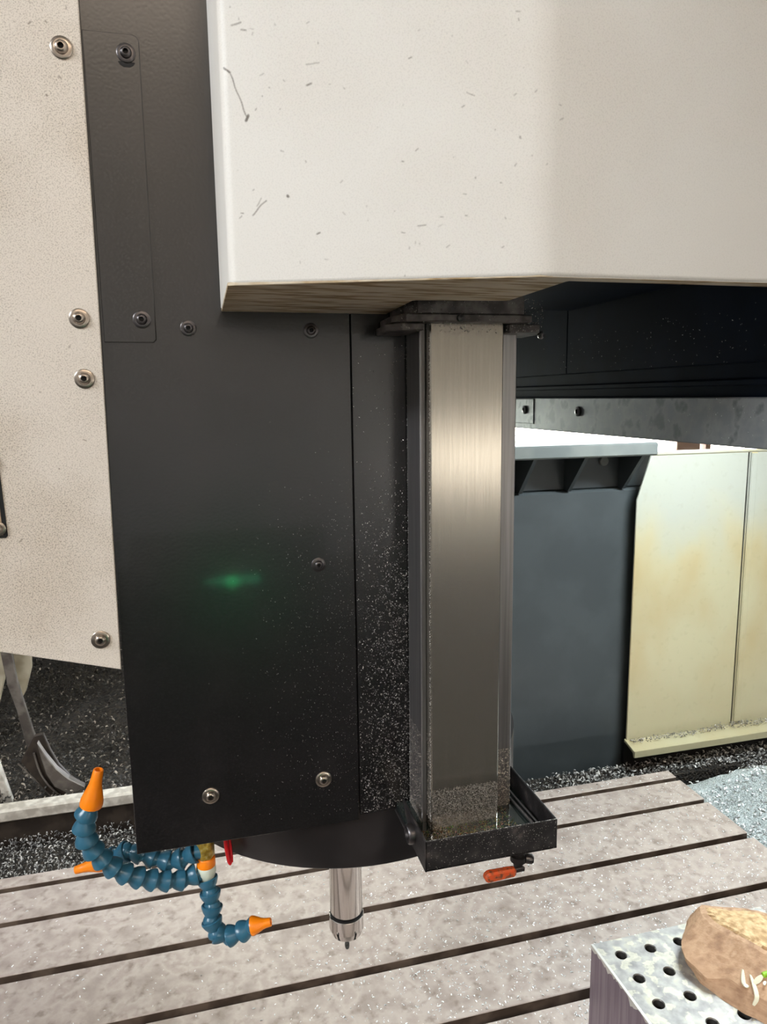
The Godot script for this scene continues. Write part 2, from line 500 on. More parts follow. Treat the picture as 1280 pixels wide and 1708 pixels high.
# ---------------------------------------------------------------- pieces used often
func screw(parent: Node3D, at: Vector3, r: float, wm: Material, hm: Material, facing := Vector3.BACK, called := "screw") -> void:
	var xf := along(at, facing)
	var k := r / 0.0090
	var st := new_st()
	lathe(st, [Vector2(0.0022 * k, 0.0016 * k), Vector2(0.0026 * k, 0.0050 * k), Vector2(0.0034 * k, 0.0050 * k), Vector2(0.0046 * k, 0.0041 * k), Vector2(0.0055 * k, 0.0026 * k), Vector2(0.0056 * k, 0.0012 * k)], xf, 20)
	var head := obj(called, st, hm, parent)
	var sw := new_st()
	lathe(sw, [Vector2(0.0054 * k, 0.0013 * k), Vector2(0.0084 * k, 0.0013 * k), Vector2(0.0090 * k, 0.0008 * k), Vector2(0.0090 * k, -0.0002)], xf, 24)
	obj("washer", sw, wm, head)
	var ss := new_st()
	lathe(ss, [Vector2(0.0, 0.0018 * k), Vector2(0.0024 * k, 0.0018 * k)], xf, 6)
	obj("hex_socket", ss, M.socket, head)

func chip_mesh(kind: int) -> ArrayMesh:
	# a curled flake about 1 long: a strip bent round, with thickness
	var st := new_st()
	var turn: float = [1.2, 2.6, 4.2][kind]
	var wide: float = [0.45, 0.32, 0.22][kind]
	var n := 4 + kind * 2
	var rad := 1.0 / maxf(turn, 0.5)
	var rows := []
	for i in n + 1:
		var t := turn * (float(i) / n - 0.5)
		var w: float = wide * (0.45 + 0.55 * sin(PI * (0.12 + 0.76 * float(i) / n)))
		var c := Vector3(sin(t) * rad, (cos(t) - 1.0) * rad + 0.12, 0.12 * t)
		var o := Vector3(sin(t), cos(t), 0)
		rows.append([c, o, w])
	for i in n:
		var a = rows[i]; var b = rows[i + 1]
		for s in [1.0, -1.0]:
			var h: float = 0.02 * s
			tri3(st, a[0] + a[1] * h + Vector3(0, 0, -a[2] / 2), a[0] + a[1] * h + Vector3(0, 0, a[2] / 2), b[0] + b[1] * h + Vector3(0, 0, b[2] / 2), a[1] * s, a[1] * s, b[1] * s)
			tri3(st, a[0] + a[1] * h + Vector3(0, 0, -a[2] / 2), b[0] + b[1] * h + Vector3(0, 0, b[2] / 2), b[0] + b[1] * h + Vector3(0, 0, -b[2] / 2), a[1] * s, b[1] * s, b[1] * s)
	return st.commit()

func loose(at: Vector3, size: float, n := Vector3.UP, tilt := 0.5) -> Transform3D:
	var b := Basis(n, rng.randf() * TAU) * along(Vector3.ZERO, n).basis
	b = Basis(Vector3(rng.randf_range(-1, 1), rng.randf_range(-1, 1), rng.randf_range(-1, 1)).normalized(), rng.randf() * tilt) * b
	return Transform3D(b * Basis.from_scale(Vector3.ONE * size), at)

func silver(lo: float, hi: float, warm := 0.0) -> Color:
	var v := rng.randf_range(lo, hi)
	return Color(v * (1.0 + warm), v, v * (1.0 - warm), 1.0)

func lamp_bar(called: String, label: String, size: Vector3, at: Vector3, turn: Basis, color: Color, face: float, energy: float) -> void:
	# a long light fitting: housing, glowing face, and the area light just in front of the face (it shines along local -y)
	var t := thing(called, label, "lamp", at)
	t.basis = turn
	var st := new_st()
	box(st, Vector3(-size.x / 2 - 0.02, 0.0, -size.z / 2 - 0.02), Vector3(size.x / 2 + 0.02, size.y, size.z / 2 + 0.02), 0.01)
	var h := obj("housing", st, M.lamp_body, t)
	h.transform = Transform3D()
	st = new_st()
	box(st, Vector3(-size.x / 2, -0.012, -size.z / 2), Vector3(size.x / 2, -0.001, size.z / 2), 0.004)
	var g := obj("diffuser", st, glow(color, face), t)
	g.transform = Transform3D()
	var l := AreaLight3D.new()
	l.name = "light"
	l.area_size = Vector2(size.x, size.z)
	l.light_color = color
	l.light_energy = energy
	l.shadow_enabled = true
	l.set("area_range", 30.0)
	l.area_normalize_energy = true
	t.add_child(l)
	l.position = Vector3(0, -0.02, 0)
	l.rotation.x = -PI / 2

# ---------------------------------------------------------------- the scene
const EYE := Vector3(0, 1.55, 0)
const TABLE := 0.62
const FACE := -0.70      # front of the black head panel

func _ready() -> void:
	rng.seed = 20240611
	var cam := Camera3D.new()
	cam.name = "camera"
	cam.position = EYE
	cam.fov = 70.87
	cam.near = 0.02
	cam.far = 60.0
	cam.basis = Basis(Vector3.UP, -deg_to_rad(14.526)) * Basis(Vector3.RIGHT, -deg_to_rad(9.115)) * Basis(Vector3.BACK, deg_to_rad(-0.7546))
	add_child(cam)
	cam.current = true
	var we := WorldEnvironment.new()
	we.name = "environment"
	var env := Environment.new()
	env.tonemap_mode = Environment.TONE_MAPPER_LINEAR
	env.tonemap_exposure = 0.86
	env.background_mode = Environment.BG_SKY
	var sky := Sky.new()
	var ps := ProceduralSkyMaterial.new()
	ps.sky_top_color = Color(0.72, 0.80, 0.92)
	ps.sky_horizon_color = Color(0.95, 0.95, 0.93)
	ps.ground_horizon_color = Color(0.75, 0.74, 0.70)
	ps.ground_bottom_color = Color(0.45, 0.44, 0.42)
	ps.sky_energy_multiplier = 6.5
	ps.ground_energy_multiplier = 6.5
	sky.sky_material = ps
	env.sky = sky
	env.sdfgi_enabled = true
	env.ssao_enabled = true
	env.ssil_enabled = true
	we.environment = env
	add_child(we)
	make_materials()
	hall()
	machine_back()
	table()
	head()
	guide_and_tray()
	spindle()
	hoses()
	work_piece()
	swarf()

func wall_with_opening(called: String, label: String, x0: float, x1: float, z: float, h: float, ox0: float, ox1: float, oy0: float, oy1: float) -> void:
	var st := new_st()
	box(st, Vector3(x0, 0, z - 0.12), Vector3(ox0, h, z + 0.12))
	box(st, Vector3(ox1, 0, z - 0.12), Vector3(x1, h, z + 0.12))
	box(st, Vector3(ox0, 0, z - 0.12), Vector3(ox1, oy0, z + 0.12))
	box(st, Vector3(ox0, oy1, z - 0.12), Vector3(ox1, h, z + 0.12))
	struct(called, st, M.wall, label, "wall")

func window(called: String, label: String, z: float, x0: float, x1: float, y0: float, y1: float, posts: Array) -> void:
	var t := thing(called, label, "window", Vector3((x0 + x1) / 2, y0, z))
	t.set_meta("kind", "structure")
	var st := new_st()
	box(st, Vector3(x0, y0, z - 0.05), Vector3(x1, y0 + 0.04, z + 0.05), 0.004)
	box(st, Vector3(x0, y1 - 0.04, z - 0.05), Vector3(x1, y1, z + 0.05), 0.004)
	obj("window_frame", st, M.post, t)
	for p in posts:
		st = new_st()
		box(st, Vector3(p[0], y0 + 0.04, z - 0.05), Vector3(p[1], y1 - 0.04, z + 0.05), 0.004)
		obj("window_post", st, M.post, t)
	var edges := [x0]
	for p in posts: edges.append_array([p[0], p[1]])
	edges.append(x1)
	for i in range(0, edges.size(), 2):
		if edges[i + 1] - edges[i] < 0.02: continue
		st = new_st()
		box(st, Vector3(edges[i], y0 + 0.04, z - 0.004), Vector3(edges[i + 1], y1 - 0.04, z + 0.004))
		obj("pane", st, M.pane, t)

func hall() -> void:
	var st := new_st()
	box(st, Vector3(-5, -0.2, -5), Vector3(6, 0, 6))
	struct("floor", st, M.floor, "grey concrete floor of the workshop under the machine", "floor")
	st = new_st()
	box(st, Vector3(-5, 4.6, -5), Vector3(6, 4.8, 6))
	struct("ceiling", st, M.ceiling, "pale ceiling of the workshop hall carrying long lamps", "ceiling")
	st = new_st()
	box(st, Vector3(-5.2, 0, -5), Vector3(-5, 4.6, 6))
	struct("wall_left", st, M.wall, "plain cream wall on the left of the workshop", "wall")
	st = new_st()
	box(st, Vector3(6, 0, -5), Vector3(6.2, 4.6, 6))
	struct("wall_right", st, M.wall, "plain cream wall on the right of the workshop", "wall")
	wall_with_opening("wall_back", "cream workshop wall behind the machine with a wide bright window", -5, 6, -4.4, 4.6, 0.6, 5.0, 0.7, 2.4)
	wall_with_opening("wall_front", "cream workshop wall behind the camera with a wide window", -5, 6, 5.6, 4.6, 2.0, 4.6, 0.74, 1.10)
	window("window_1", "bright daylight window with brown posts above the pale cabin panel", -4.4, 0.6, 5.0, 0.7, 2.4, [[0.6, 0.66], [3.25, 3.44], [3.49, 3.53], [4.94, 5.0]])
	window("window_2", "wide low daylight window in the wall facing the machine", 5.6, 2.0, 4.6, 0.74, 1.10, [[2.0, 2.06], [4.54, 4.6]])
	var down := Basis()
	lamp_bar("ceiling_lamp", "long hanging lamp on the left of the operator side", Vector3(0.5, 0.06, 2.4), Vector3(-3.3, 3.5, 1.3), Basis(Vector3.BACK, 0.5), Color(0.96, 0.98, 1.0), 6.0, 22.0)
	lamp_bar("ceiling_lamp", "long ceiling lamp near the wall behind the camera", Vector3(3.6, 0.06, 0.5), Vector3(0.3, 4.4, 4.0), down, Color(1.0, 0.92, 0.83), 6.0, 9.0)
	lamp_bar("ceiling_lamp", "long ceiling lamp above the back of the machine", Vector3(2.4, 0.06, 0.5), Vector3(-1.0, 4.4, -2.9), down, Color(0.95, 0.98, 1.0), 6.0, 1.6)
	# the machine's own tube behind the head and its work lamp on the right
	lamp_bar("tube_lamp", "glowing white tube lamp above the dark gusseted shelf", Vector3(1.46, 0.03, 0.05), Vector3(0.53, 1.475, -2.0), Basis(Vector3.RIGHT, -0.6), Color(0.97, 1.0, 0.95), 12.0, 1.4)
	lamp_bar("work_lamp", "white work lamp aimed down at the right half of the slotted table", Vector3(0.5, 0.04, 0.12), Vector3(1.30, 1.80, -1.12), Basis(Vector3.BACK, -0.45), Color(0.93, 0.985, 1.0), 8.0, 2.7)

	var t := thing("operator_console", "dark operator console with a green light bar standing behind the camera", "console", Vector3(0.09, 0, 0.95))
	var cs := new_st()
	box(cs, Vector3(-0.22, 0.86, 0.92), Vector3(0.40, 1.12, 1.02), 0.01)
	obj("housing", cs, M.black_edge, t)
	cs = new_st()
	box(cs, Vector3(0.05, 0.03, 0.94), Vector3(0.13, 0.86, 1.00), 0.006)
	box(cs, Vector3(-0.12, 0.0, 0.78), Vector3(0.30, 0.03, 1.16), 0.006)
	obj("pedestal", cs, M.black_edge, t)
	cs = new_st()
	prism(cs, PackedVector2Array([Vector2(-0.005, 0.970), Vector2(0.06, 0.958), Vector2(0.18, 0.957), Vector2(0.18, 0.984), Vector2(0.06, 0.984)]), 2, 0.905, 0.9195, 0.001)
	obj("light_bar", cs, glow(Color(0.34, 1.0, 0.72), 6.0), t)
	var gl := OmniLight3D.new()
	gl.name = "green_light"
	gl.light_color = Color(0.16, 1.0, 0.55)
	gl.light_energy = 0.004
	gl.light_size = 0.02
	gl.omni_range = 30.0
	gl.omni_attenuation = 2.0
	gl.shadow_enabled = true
	t.add_child(gl)
	gl.position = Vector3(0.0, 0.97, -0.06)

func machine_back() -> void:
	# gantry behind the head
	var t := thing("gantry", "dark gantry beam on two uprights carrying the milling head", "gantry", Vector3(0.2, 0, -1.6))
	var st := new_st()
	box(st, Vector3(-1.75, 1.80, -1.72), Vector3(2.50, 2.4, -1.29), 0.02)
	obj("crossbeam", st, M.column, t)
	for x in [-1.75, 2.05]:
		st = new_st()
		box(st, Vector3(x, 0, -2.2), Vector3(x + 0.45, 1.80, -1.4), 0.02)
		obj("upright", st, M.column, t)
	# trough for swarf round the table
	st = new_st()
	prism(st, PackedVector2Array([Vector2(-1.2, -1.442), Vector2(1.098, -1.442), Vector2(1.098, -1.575), Vector2(1.42, -1.575), Vector2(1.42, -1.442), Vector2(1.9, -1.442), Vector2(1.9, -1.66), Vector2(0.34, -1.66), Vector2(0.34, -1.72), Vector2(-1.2, -1.72)]), 1, 0.0, 0.515)
	tag(obj("swarf_trough", st, M.trough), "dark swarf-filled trough running behind the slotted table", "trough")
	st = new_st()
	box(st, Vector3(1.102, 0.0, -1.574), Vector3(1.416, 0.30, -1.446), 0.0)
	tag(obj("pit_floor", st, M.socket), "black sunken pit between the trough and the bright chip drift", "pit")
	# ledge rail on the left
	t = thing("ledge_rail", "narrow pale sheet metal rail along the back of the trough", "rail", Vector3(-0.6, 0.515, -1.74))
	st = new_st()
	box(st, Vector3(-1.2, 0.576, -1.765), Vector3(0.34, 0.606, -1.725), 0.004)
	obj("rail", st, M.ledge, t)
	st = new_st()
	box(st, Vector3(-1.2, 0.40, -1.768), Vector3(0.34, 0.577, -1.740), 0.0)
	obj("web", st, M.blade_dark, t)
	# heap of swarf beyond the rail
	st = new_st()
	var nx := 30
	var nz := 18
	var fn := FastNoiseLite.new()
	fn.seed = 4; fn.frequency = 5.0; fn.fractal_octaves = 4
	var hp := func(i: int, j: int) -> Vector3:
		var x := -1.2 + 1.53 * i / nx
		var z := -1.77 - 1.1 * j / nz
		var f := float(j) / nz
		return Vector3(x, 0.565 + 0.30 * f * f + fn.get_noise_2d(x, z) * 0.05 * minf(1.0, f * 3.0 + 0.2), z)
	for i in nx:
		for j in nz:
			var a: Vector3 = hp.call(i, j); var b: Vector3 = hp.call(i + 1, j); var c: Vector3 = hp.call(i + 1, j + 1); var d: Vector3 = hp.call(i, j + 1)
			var n := (c - a).cross(d - b).normalized()
			if n.y < 0: n = -n
			quad(st, a, b, c, d, n)
	for i in nx:
		for q in [[hp.call(i, 0), hp.call(i + 1, 0)], [hp.call(i, nz), hp.call(i + 1, nz)]]:
			var p: Vector3 = q[0]; var r: Vector3 = q[1]
			flat_quad(st, p, r, Vector3(r.x, 0.0, r.z), Vector3(p.x, 0.0, p.z), Vector3(0, 0.3, -2.3))
	tag(obj("swarf_heap", st, M.trough), "dark heap of metal swarf beyond the pale rail", "swarf heap", "", "stuff")
	# dark sheet wall behind the heap
	st = new_st()
	box(st, Vector3(-1.7, 0.0, -2.96), Vector3(0.72, 1.6, -2.90), 0.01)
	tag(obj("rear_guard", st, M.blade_dark), "dark guard sheet standing behind the heap of swarf", "guard")
	# conveyor screw, its strap and the beige wedge at the far left
	t = thing("swarf_auger", "dark bent conveyor blade sticking out of the swarf under the cream panel", "auger", Vector3(-0.42, 0.52, -1.86))
	blade(t, "flight", M.blade_dark, [[-0.462, 0.668], [-0.425, 0.732], [-0.404, 0.736], [-0.390, 0.690], [-0.374, 0.652], [-0.350, 0.618], [-0.322, 0.594], [-0.338, 0.572], [-0.357, 0.549], [-0.368, 0.514], [-0.415, 0.592]], -1.85, -1.838, 0.05)
	blade(t, "flight_rim", M.blade, [[-0.414, 0.724], [-0.398, 0.690], [-0.376, 0.652], [-0.350, 0.622], [-0.314, 0.597], [-0.322, 0.568], [-0.352, 0.580], [-0.384, 0.604], [-0.400, 0.640], [-0.408, 0.680]], -1.83, -1.81, 0.03)
	st = new_st()
	tube(st, spline([Vector3(-0.428, 0.690, -1.832), Vector3(-0.418, 0.640, -1.830), Vector3(-0.402, 0.605, -1.828), Vector3(-0.376, 0.570, -1.826)]), 0.0028, 8)
	obj("bright_edge", st, M.blade, t)
	st = new_st()
	tube(st, spline([Vector3(-0.468, 0.664, -1.84), Vector3(-0.415, 0.592, -1.836), Vector3(-0.368, 0.514, -1.832)]), 0.0022, 8)
	obj("bright_edge", st, M.blade, t)
	t = thing("hanging_strap", "long grey bent metal strap hanging down behind the cream panel", "strap", Vector3(-0.48, 0.63, -2.0))
	blade(t, "strap", M.blade, [[-0.525, 0.960], [-0.498, 0.958], [-0.488, 0.828], [-0.474, 0.751], [-0.460, 0.681], [-0.455, 0.66], [-0.478, 0.627], [-0.487, 0.685], [-0.496, 0.745], [-0.512, 0.814]], -2.0, -1.985, 0.04)
	t = thing("floor_bar", "short pale upright bar at the left edge behind the rail", "bar", Vector3(-0.5, 0.55, -1.84))
	st = new_st()
	prism(st, PackedVector2Array([Vector2(-0.526, 0.70), Vector2(-0.518, 0.70), Vector2(-0.487, 0.552), Vector2(-0.508, 0.545)]), 2, -1.86, -1.84, 0.002)
	obj("bar", st, M.ledge, t)
	t = thing("chute_plate", "beige sloping chute plate at the far left under the cream panel", "chute", Vector3(-0.6, 0.55, -2.1))
	blade(t, "plate", M.beige_dim, [[-0.74, 1.02], [-0.530, 1.02], [-0.530, 0.85], [-0.545, 0.80], [-0.596, 0.62], [-0.74, 0.50]], -2.12, -2.10, 0.0)
	t = thing("side_chute_plate", "narrow beige plate beside the hanging strap under the cream panel", "chute", Vector3(-0.46, 0.75, -2.2))
	blade(t, "plate", M.beige_dim, [[-0.545, 1.02], [-0.470, 1.02], [-0.486, 0.80], [-0.507, 0.732], [-0.522, 0.706], [-0.534, 0.78]], -2.16, -2.14, 0.0)
	# dark column with gusseted shelf on the right
	t = thing("machine_column", "dark blue-grey machine column with a gusseted shelf right of the guide bar", "column", Vector3(0.8, 0, -1.8))
	st = new_st()
	box(st, Vector3(0.35, 0.0, -2.05), Vector3(1.28, 1.302, -1.67), 0.006)
	obj("body", st, M.column, t)
	st = new_st()
	box(st, Vector3(0.35, 1.302, -2.05), Vector3(1.20, 1.395, -1.685), 0.004)
	obj("neck", st, M.column, t)
	st = new_st()
	box(st, Vector3(0.35, 1.395, -2.05), Vector3(1.125, 1.428, -1.575), 0.004)
	obj("shelf", st, M.column_light, t)
	for x in [0.645, 0.79, 0.928, 1.087]:
		st = new_st()
		prism(st, PackedVector2Array([Vector2(-1.686, 1.396), Vector2(-1.580, 1.396), Vector2(-1.664, 1.302), Vector2(-1.686, 1.302)]), 0, x - 0.005, x + 0.005)
		obj("gusset", st, M.column, t)
	st = new_st()
	lathe(st, [Vector2(0.012, 0.0), Vector2(0.012, 0.008), Vector2(0.0, 0.010)], along(Vector3(1.035, 1.375, -1.684), Vector3.BACK), 12)
	obj("bolt", st, M.column_light, t)
	# pale cabin panel
	t = thing("cabin_panel", "pale oil-stained cabin panel with clipped corner right of the dark column", "panel", Vector3(1.6, 0.56, -1.64))
	st = new_st()
	prism(st, PackedVector2Array([Vector2(1.112, 0.60), Vector2(1.112, 1.272), Vector2(1.150, 1.392), Vector2(1.452, 1.392), Vector2(1.452, 0.60)]), 2, -1.646, -1.640, 0.0015)
	obj("panel", st, M.cabin, t)
	st = new_st()
	prism(st, PackedVector2Array([Vector2(1.457, 0.60), Vector2(1.457, 1.392), Vector2(1.98, 1.392), Vector2(1.98, 0.60)]), 2, -1.646, -1.640, 0.0015)
	obj("panel", st, M.cabin, t)
	st = new_st()
	box(st, Vector3(1.43, 0.60, -1.668), Vector3(1.48, 1.39, -1.6465), 0.0)
	obj("seam_backing", st, M.black_edge, t)
	st = new_st()
	box(st, Vector3(1.459, 0.61, -1.6405), Vector3(1.480, 1.388, -1.634), 0.003)
	obj("seam_fold", st, M.cabin, t)
	st = new_st()
	box(st, Vector3(1.150, 1.388, -1.69), Vector3(1.98, 1.396, -1.637), 0.003)
	obj("top_fold", st, M.cabin, t)
	st = new_st()
	prism(st, PackedVector2Array([Vector2(-1.646, 0.603), Vector2(-1.60, 0.590), Vector2(-1.594, 0.590), Vector2(-1.594, 0.572), Vector2(-1.600, 0.570), Vector2(-1.604, 0.582), Vector2(-1.646, 0.595)]), 0, 1.108, 1.98, 0.001)
	obj("bottom_lip", st, M.cabin, t)
	st = new_st()
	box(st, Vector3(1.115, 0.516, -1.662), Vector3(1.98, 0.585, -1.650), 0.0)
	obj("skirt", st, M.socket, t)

func blade(t: Node3D, called: String, m: Material, pts: Array, z0: float, z1: float, curl: float) -> void:
	# a cut sheet, curled back towards its lower right
	var poly := PackedVector2Array()
	for p in pts: poly.append(Vector2(p[0], p[1]))
	var st := new_st()
	prism(st, poly, 2, z0, z1, 0.002)
	var o := obj(called, st, m, t)
	if curl > 0.0:
		var mdt := MeshDataTool.new()
		mdt.create_from_surface(o.mesh, 0)
		for i in mdt.get_vertex_count():
			var v := mdt.get_vertex(i)
			var f := clampf((v.x - pts[0][0]) * 4.0, 0.0, 1.0)
			mdt.set_vertex(i, v + Vector3(0, 0, curl * f * f))
		var am := ArrayMesh.new()
		mdt.commit_to_surface(am)
		o.mesh = am

func table() -> void:
	var t := thing("slotted_table", "wide grey cast machine table with parallel slots under the spindle", "machine table", Vector3(0.1, 0, -0.9))
	var far := [-1.440, -1.393, -1.293, -1.154, -1.014, -0.878, -0.743, -0.608, -0.473]
	var near := [-1.407, -1.306, -1.170, -1.030, -0.896, -0.761, -0.626, -0.491, -0.34]
	for i in far.size():
		var a: float = far[i]
		var b: float = near[i]
		var st := new_st()
		var u := 0.010 if i > 0 else 0.0
		var w := 0.010 if i < far.size() - 1 else 0.0
		var poly := PackedVector2Array([Vector2(a, TABLE - 0.0012), Vector2(a + 0.0012, TABLE), Vector2(b - 0.0012, TABLE), Vector2(b, TABLE - 0.0012), Vector2(b, TABLE - 0.026)])
		if w > 0: poly.append_array([Vector2(b - w, TABLE - 0.026), Vector2(b - w, TABLE - 0.044)])
		else: poly.append(Vector2(b, TABLE - 0.044))
		if u > 0: poly.append_array([Vector2(a + u, TABLE - 0.044), Vector2(a + u, TABLE - 0.026), Vector2(a, TABLE - 0.026)])
		else: poly.append(Vector2(a, TABLE - 0.044))
		quad(st, Vector3(-1.1, TABLE, a + 0.0012), Vector3(1.097, TABLE, a + 0.0012), Vector3(1.097, TABLE, b - 0.0012), Vector3(-1.1, TABLE, b - 0.0012), Vector3.UP)
		quad(st, Vector3(-1.1, TABLE, b - 0.0012), Vector3(1.097, TABLE, b - 0.0012), Vector3(1.097, TABLE - 0.0012, b), Vector3(-1.1, TABLE - 0.0012, b), Vector3(0, 1, 1).normalized())
		quad(st, Vector3(-1.1, TABLE, a + 0.0012), Vector3(1.097, TABLE, a + 0.0012), Vector3(1.097, TABLE - 0.0012, a), Vector3(-1.1, TABLE - 0.0012, a), Vector3(0, 1, -1).normalized())
		var slat := obj("slat", st, M.table, t)
		st = new_st()
		poly.remove_at(1)
		poly.remove_at(1)
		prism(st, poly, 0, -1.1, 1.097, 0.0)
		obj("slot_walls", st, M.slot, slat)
	var st := new_st()
	box(st, Vector3(-1.1, 0.44, -1.440), Vector3(1.097, TABLE - 0.044, -0.34), 0.004)
	obj("bed", st, M.table_side, t)
	st = new_st()
	box(st, Vector3(-0.9, 0.0, -1.36), Vector3(0.95, 0.44, -0.42), 0.01)
	obj("pedestal", st, M.table_side, t)
	# swarf pan at the right end
	t = thing("swarf_pan", "sheet metal pan beyond the right end of the slotted table", "pan", Vector3(1.5, 0, -1.0))
	st = new_st()
	box(st, Vector3(1.10, 0.0, -1.44), Vector3(1.9, 0.50, -0.4), 0.0)
	obj("pan", st, M.trough, t)

func head() -> void:
	# body behind the sheet metal
	var st := new_st()
	box(st, Vector3(-0.066, 1.108, -1.28), Vector3(0.305, 2.35, -0.706), 0.006)
	tag(obj("milling_head", st, M.cast_black), "black cast body of the milling head behind the flat panels", "machine head")
	# black front panel
	var t := thing("front_panel", "large black sheet panel with button screws on the front of the head", "panel", Vector3(0.04, 1.10, FACE))
	st = new_st()
	prism(st, PackedVector2Array([Vector2(-0.0785, 1.100), Vector2(-0.0785, 2.14), Vector2(0.1500, 2.14), Vector2(0.1500, 1.0985)]), 2, FACE - 0.004, FACE, 0.0006)
	obj("sheet", st, M.black, t)
	for p in [[-0.001, 1.614], [0.112, 1.613], [0.113, 1.384]]:
		screw(t, Vector3(p[0], p[1], FACE + 0.0003), 0.0072, M.dark_screw, M.dark_screw)
	for p in [[0.112, 1.152], [-0.004, 1.152]]:
		screw(t, Vector3(p[0], p[1], FACE + 0.0003), 0.0085, M.screw, M.screw)
	t = thing("access_plate", "tall narrow black cover plate screwed on beside the cream panel", "cover plate", Vector3(-0.05, 1.60, FACE))
	st = new_st()
	prism(st, PackedVector2Array([Vector2(-0.0740, 1.6010), Vector2(-0.0740, 1.8560), Vector2(-0.0330, 1.8560), Vector2(-0.0305, 1.8545), Vector2(-0.0290, 1.8520), Vector2(-0.0295, 1.6035), Vector2(-0.0320, 1.6010)]), 2, FACE + 0.0002, FACE + 0.0018, 0.0005)
	obj("sheet", st, M.black, t)
	st = new_st()
	prism(st, PackedVector2Array([Vector2(-0.047, 1.834), Vector2(-0.0455, 1.8315), Vector2(-0.0425, 1.8298), Vector2(-0.0375, 1.8298), Vector2(-0.0345, 1.8315), Vector2(-0.033, 1.834)]), 2, FACE + 0.0012, FACE + 0.0020)
	obj("slot", st, M.socket, t)
	for p in [[-0.040, 1.841], [-0.041, 1.621]]:
		screw(t, Vector3(p[0], p[1], FACE + 0.0019), 0.0078, M.dark_screw, M.dark_screw)
	t = thing("chip_splash_panel", "narrow black panel speckled with chips left of the steel guide bar", "panel", Vector3(0.18, 1.10, FACE))
	st = new_st()
	prism(st, PackedVector2Array([Vector2(0.1512, 1.1035), Vector2(0.1512, 2.14), Vector2(0.2150, 2.14), Vector2(0.2150, 1.1035)]), 2, FACE - 0.005, FACE - 0.0008, 0.0006)
	obj("sheet", st, M.black, t)
	# cream panel on the left
	t = thing("cream_panel", "grimy cream sheet panel with steel screws at the left edge", "panel", Vector3(-0.2, 1.30, FACE + 0.004))
	st = new_st()
	prism(st, PackedVector2Array([Vector2(-0.0800, 1.2965), Vector2(-0.0765, 1.60), Vector2(-0.0745, 1.92), Vector2(-0.0745, 2.2), Vector2(-0.50, 2.2), Vector2(-0.50, 1.412)]), 2, FACE + 0.0015, FACE + 0.0045, 0.0007)
	obj("sheet", st, M.plate, t)
	for p in [[-0.0905, 1.839, 0.0090], [-0.093, 1.621, 0.0086], [-0.0925, 1.569, 0.0086], [-0.096, 1.328, 0.0086]]:
		screw(t, Vector3(p[0], p[1], FACE + 0.0047), p[2], M.screw, M.screw)
	t = thing("name_plate", "small brown rating plate riveted on at the far left edge", "rating plate", Vector3(-0.2, 1.43, FACE + 0.005))
	st = new_st()
	prism(st, PackedVector2Array([Vector2(-0.26, 1.430), Vector2(-0.1680, 1.430), Vector2(-0.1665, 1.4320), Vector2(-0.1685, 1.5040), Vector2(-0.26, 1.5040)]), 2, FACE + 0.0045, FACE + 0.0053, 0.0002)
	obj("rim", st, M.socket, t)
	st = new_st()
	prism(st, PackedVector2Array([Vector2(-0.258, 1.4325), Vector2(-0.1700, 1.4325), Vector2(-0.1716, 1.5020), Vector2(-0.258, 1.5020)]), 2, FACE + 0.0052, FACE + 0.0057, 0.0002)
	obj("plate", st, mat(C(176, 150, 124), 0.5, 0.2), t)
	for p in [[-0.1732, 1.4385], [-0.1742, 1.4985]]:
		screw(t, Vector3(p[0], p[1], FACE + 0.0058), 0.0062, M.screw, M.screw, Vector3.BACK, "rivet")
	# cream head cover
	t = thing("head_cover", "big cream folded cover over the top of the milling head", "cover", Vector3(0.25, 1.63, -0.5))
	var lo := 1.630
	var hi := 2.15
	var A := Vector3(0.029, lo, -0.542)
	var R := Vector3(0.2345, lo, -0.466)
	var E := Vector3(0.95, lo, -0.459)
	var th := 0.0025
	st = new_st()
	# front sheet: two faces with a softly rounded fold and a rounded left edge
	var line := []
	var dl := (R - A).normalized()
	var dr := (E - R).normalized()
	line.append(Vector3(A.x, 0, -0.706))
	line.append(Vector3(A.x, 0, A.z - 0.006))
	for k in 5:
		var f := (k + 1) / 6.0
		line.append(Vector3(A.x, 0, A.z - 0.006).bezier_interpolate(Vector3(A.x, 0, A.z - 0.002), Vector3(A.x, 0, A.z) + dl * 0.002, Vector3(A.x, 0, A.z) + dl * 0.006, f))
	line.append(Vector3(A.x, 0, A.z) + dl * 0.006)
	var rr := Vector3(R.x, 0, R.z)
	line.append(rr - dl * 0.010)
	for k in 7:
		var f := (k + 1) / 8.0
		line.append((rr - dl * 0.010).bezier_interpolate(rr - dl * 0.004, rr - dr * -0.004, rr + dr * 0.010, f))
	line.append(rr + dr * 0.010)
	line.append(Vector3(E.x, 0, E.z))
	line.append(Vector3(E.x, 0, -0.80))
	var nr := []
	for i in line.size():
		var d0: Vector3 = (line[i] - line[maxi(i - 1, 0)])
		var d1: Vector3 = (line[mini(i + 1, line.size() - 1)] - line[i])
		var d: Vector3 = (d0.normalized() + d1.normalized()).normalized()
		if d0.length() > 0.05 and d1.length() < 0.05: d = d0.normalized()
		if d1.length() > 0.05 and d0.length() < 0.05: d = d1.normalized()
		nr.append(Vector3(-d.z, 0, d.x) * 1.0)
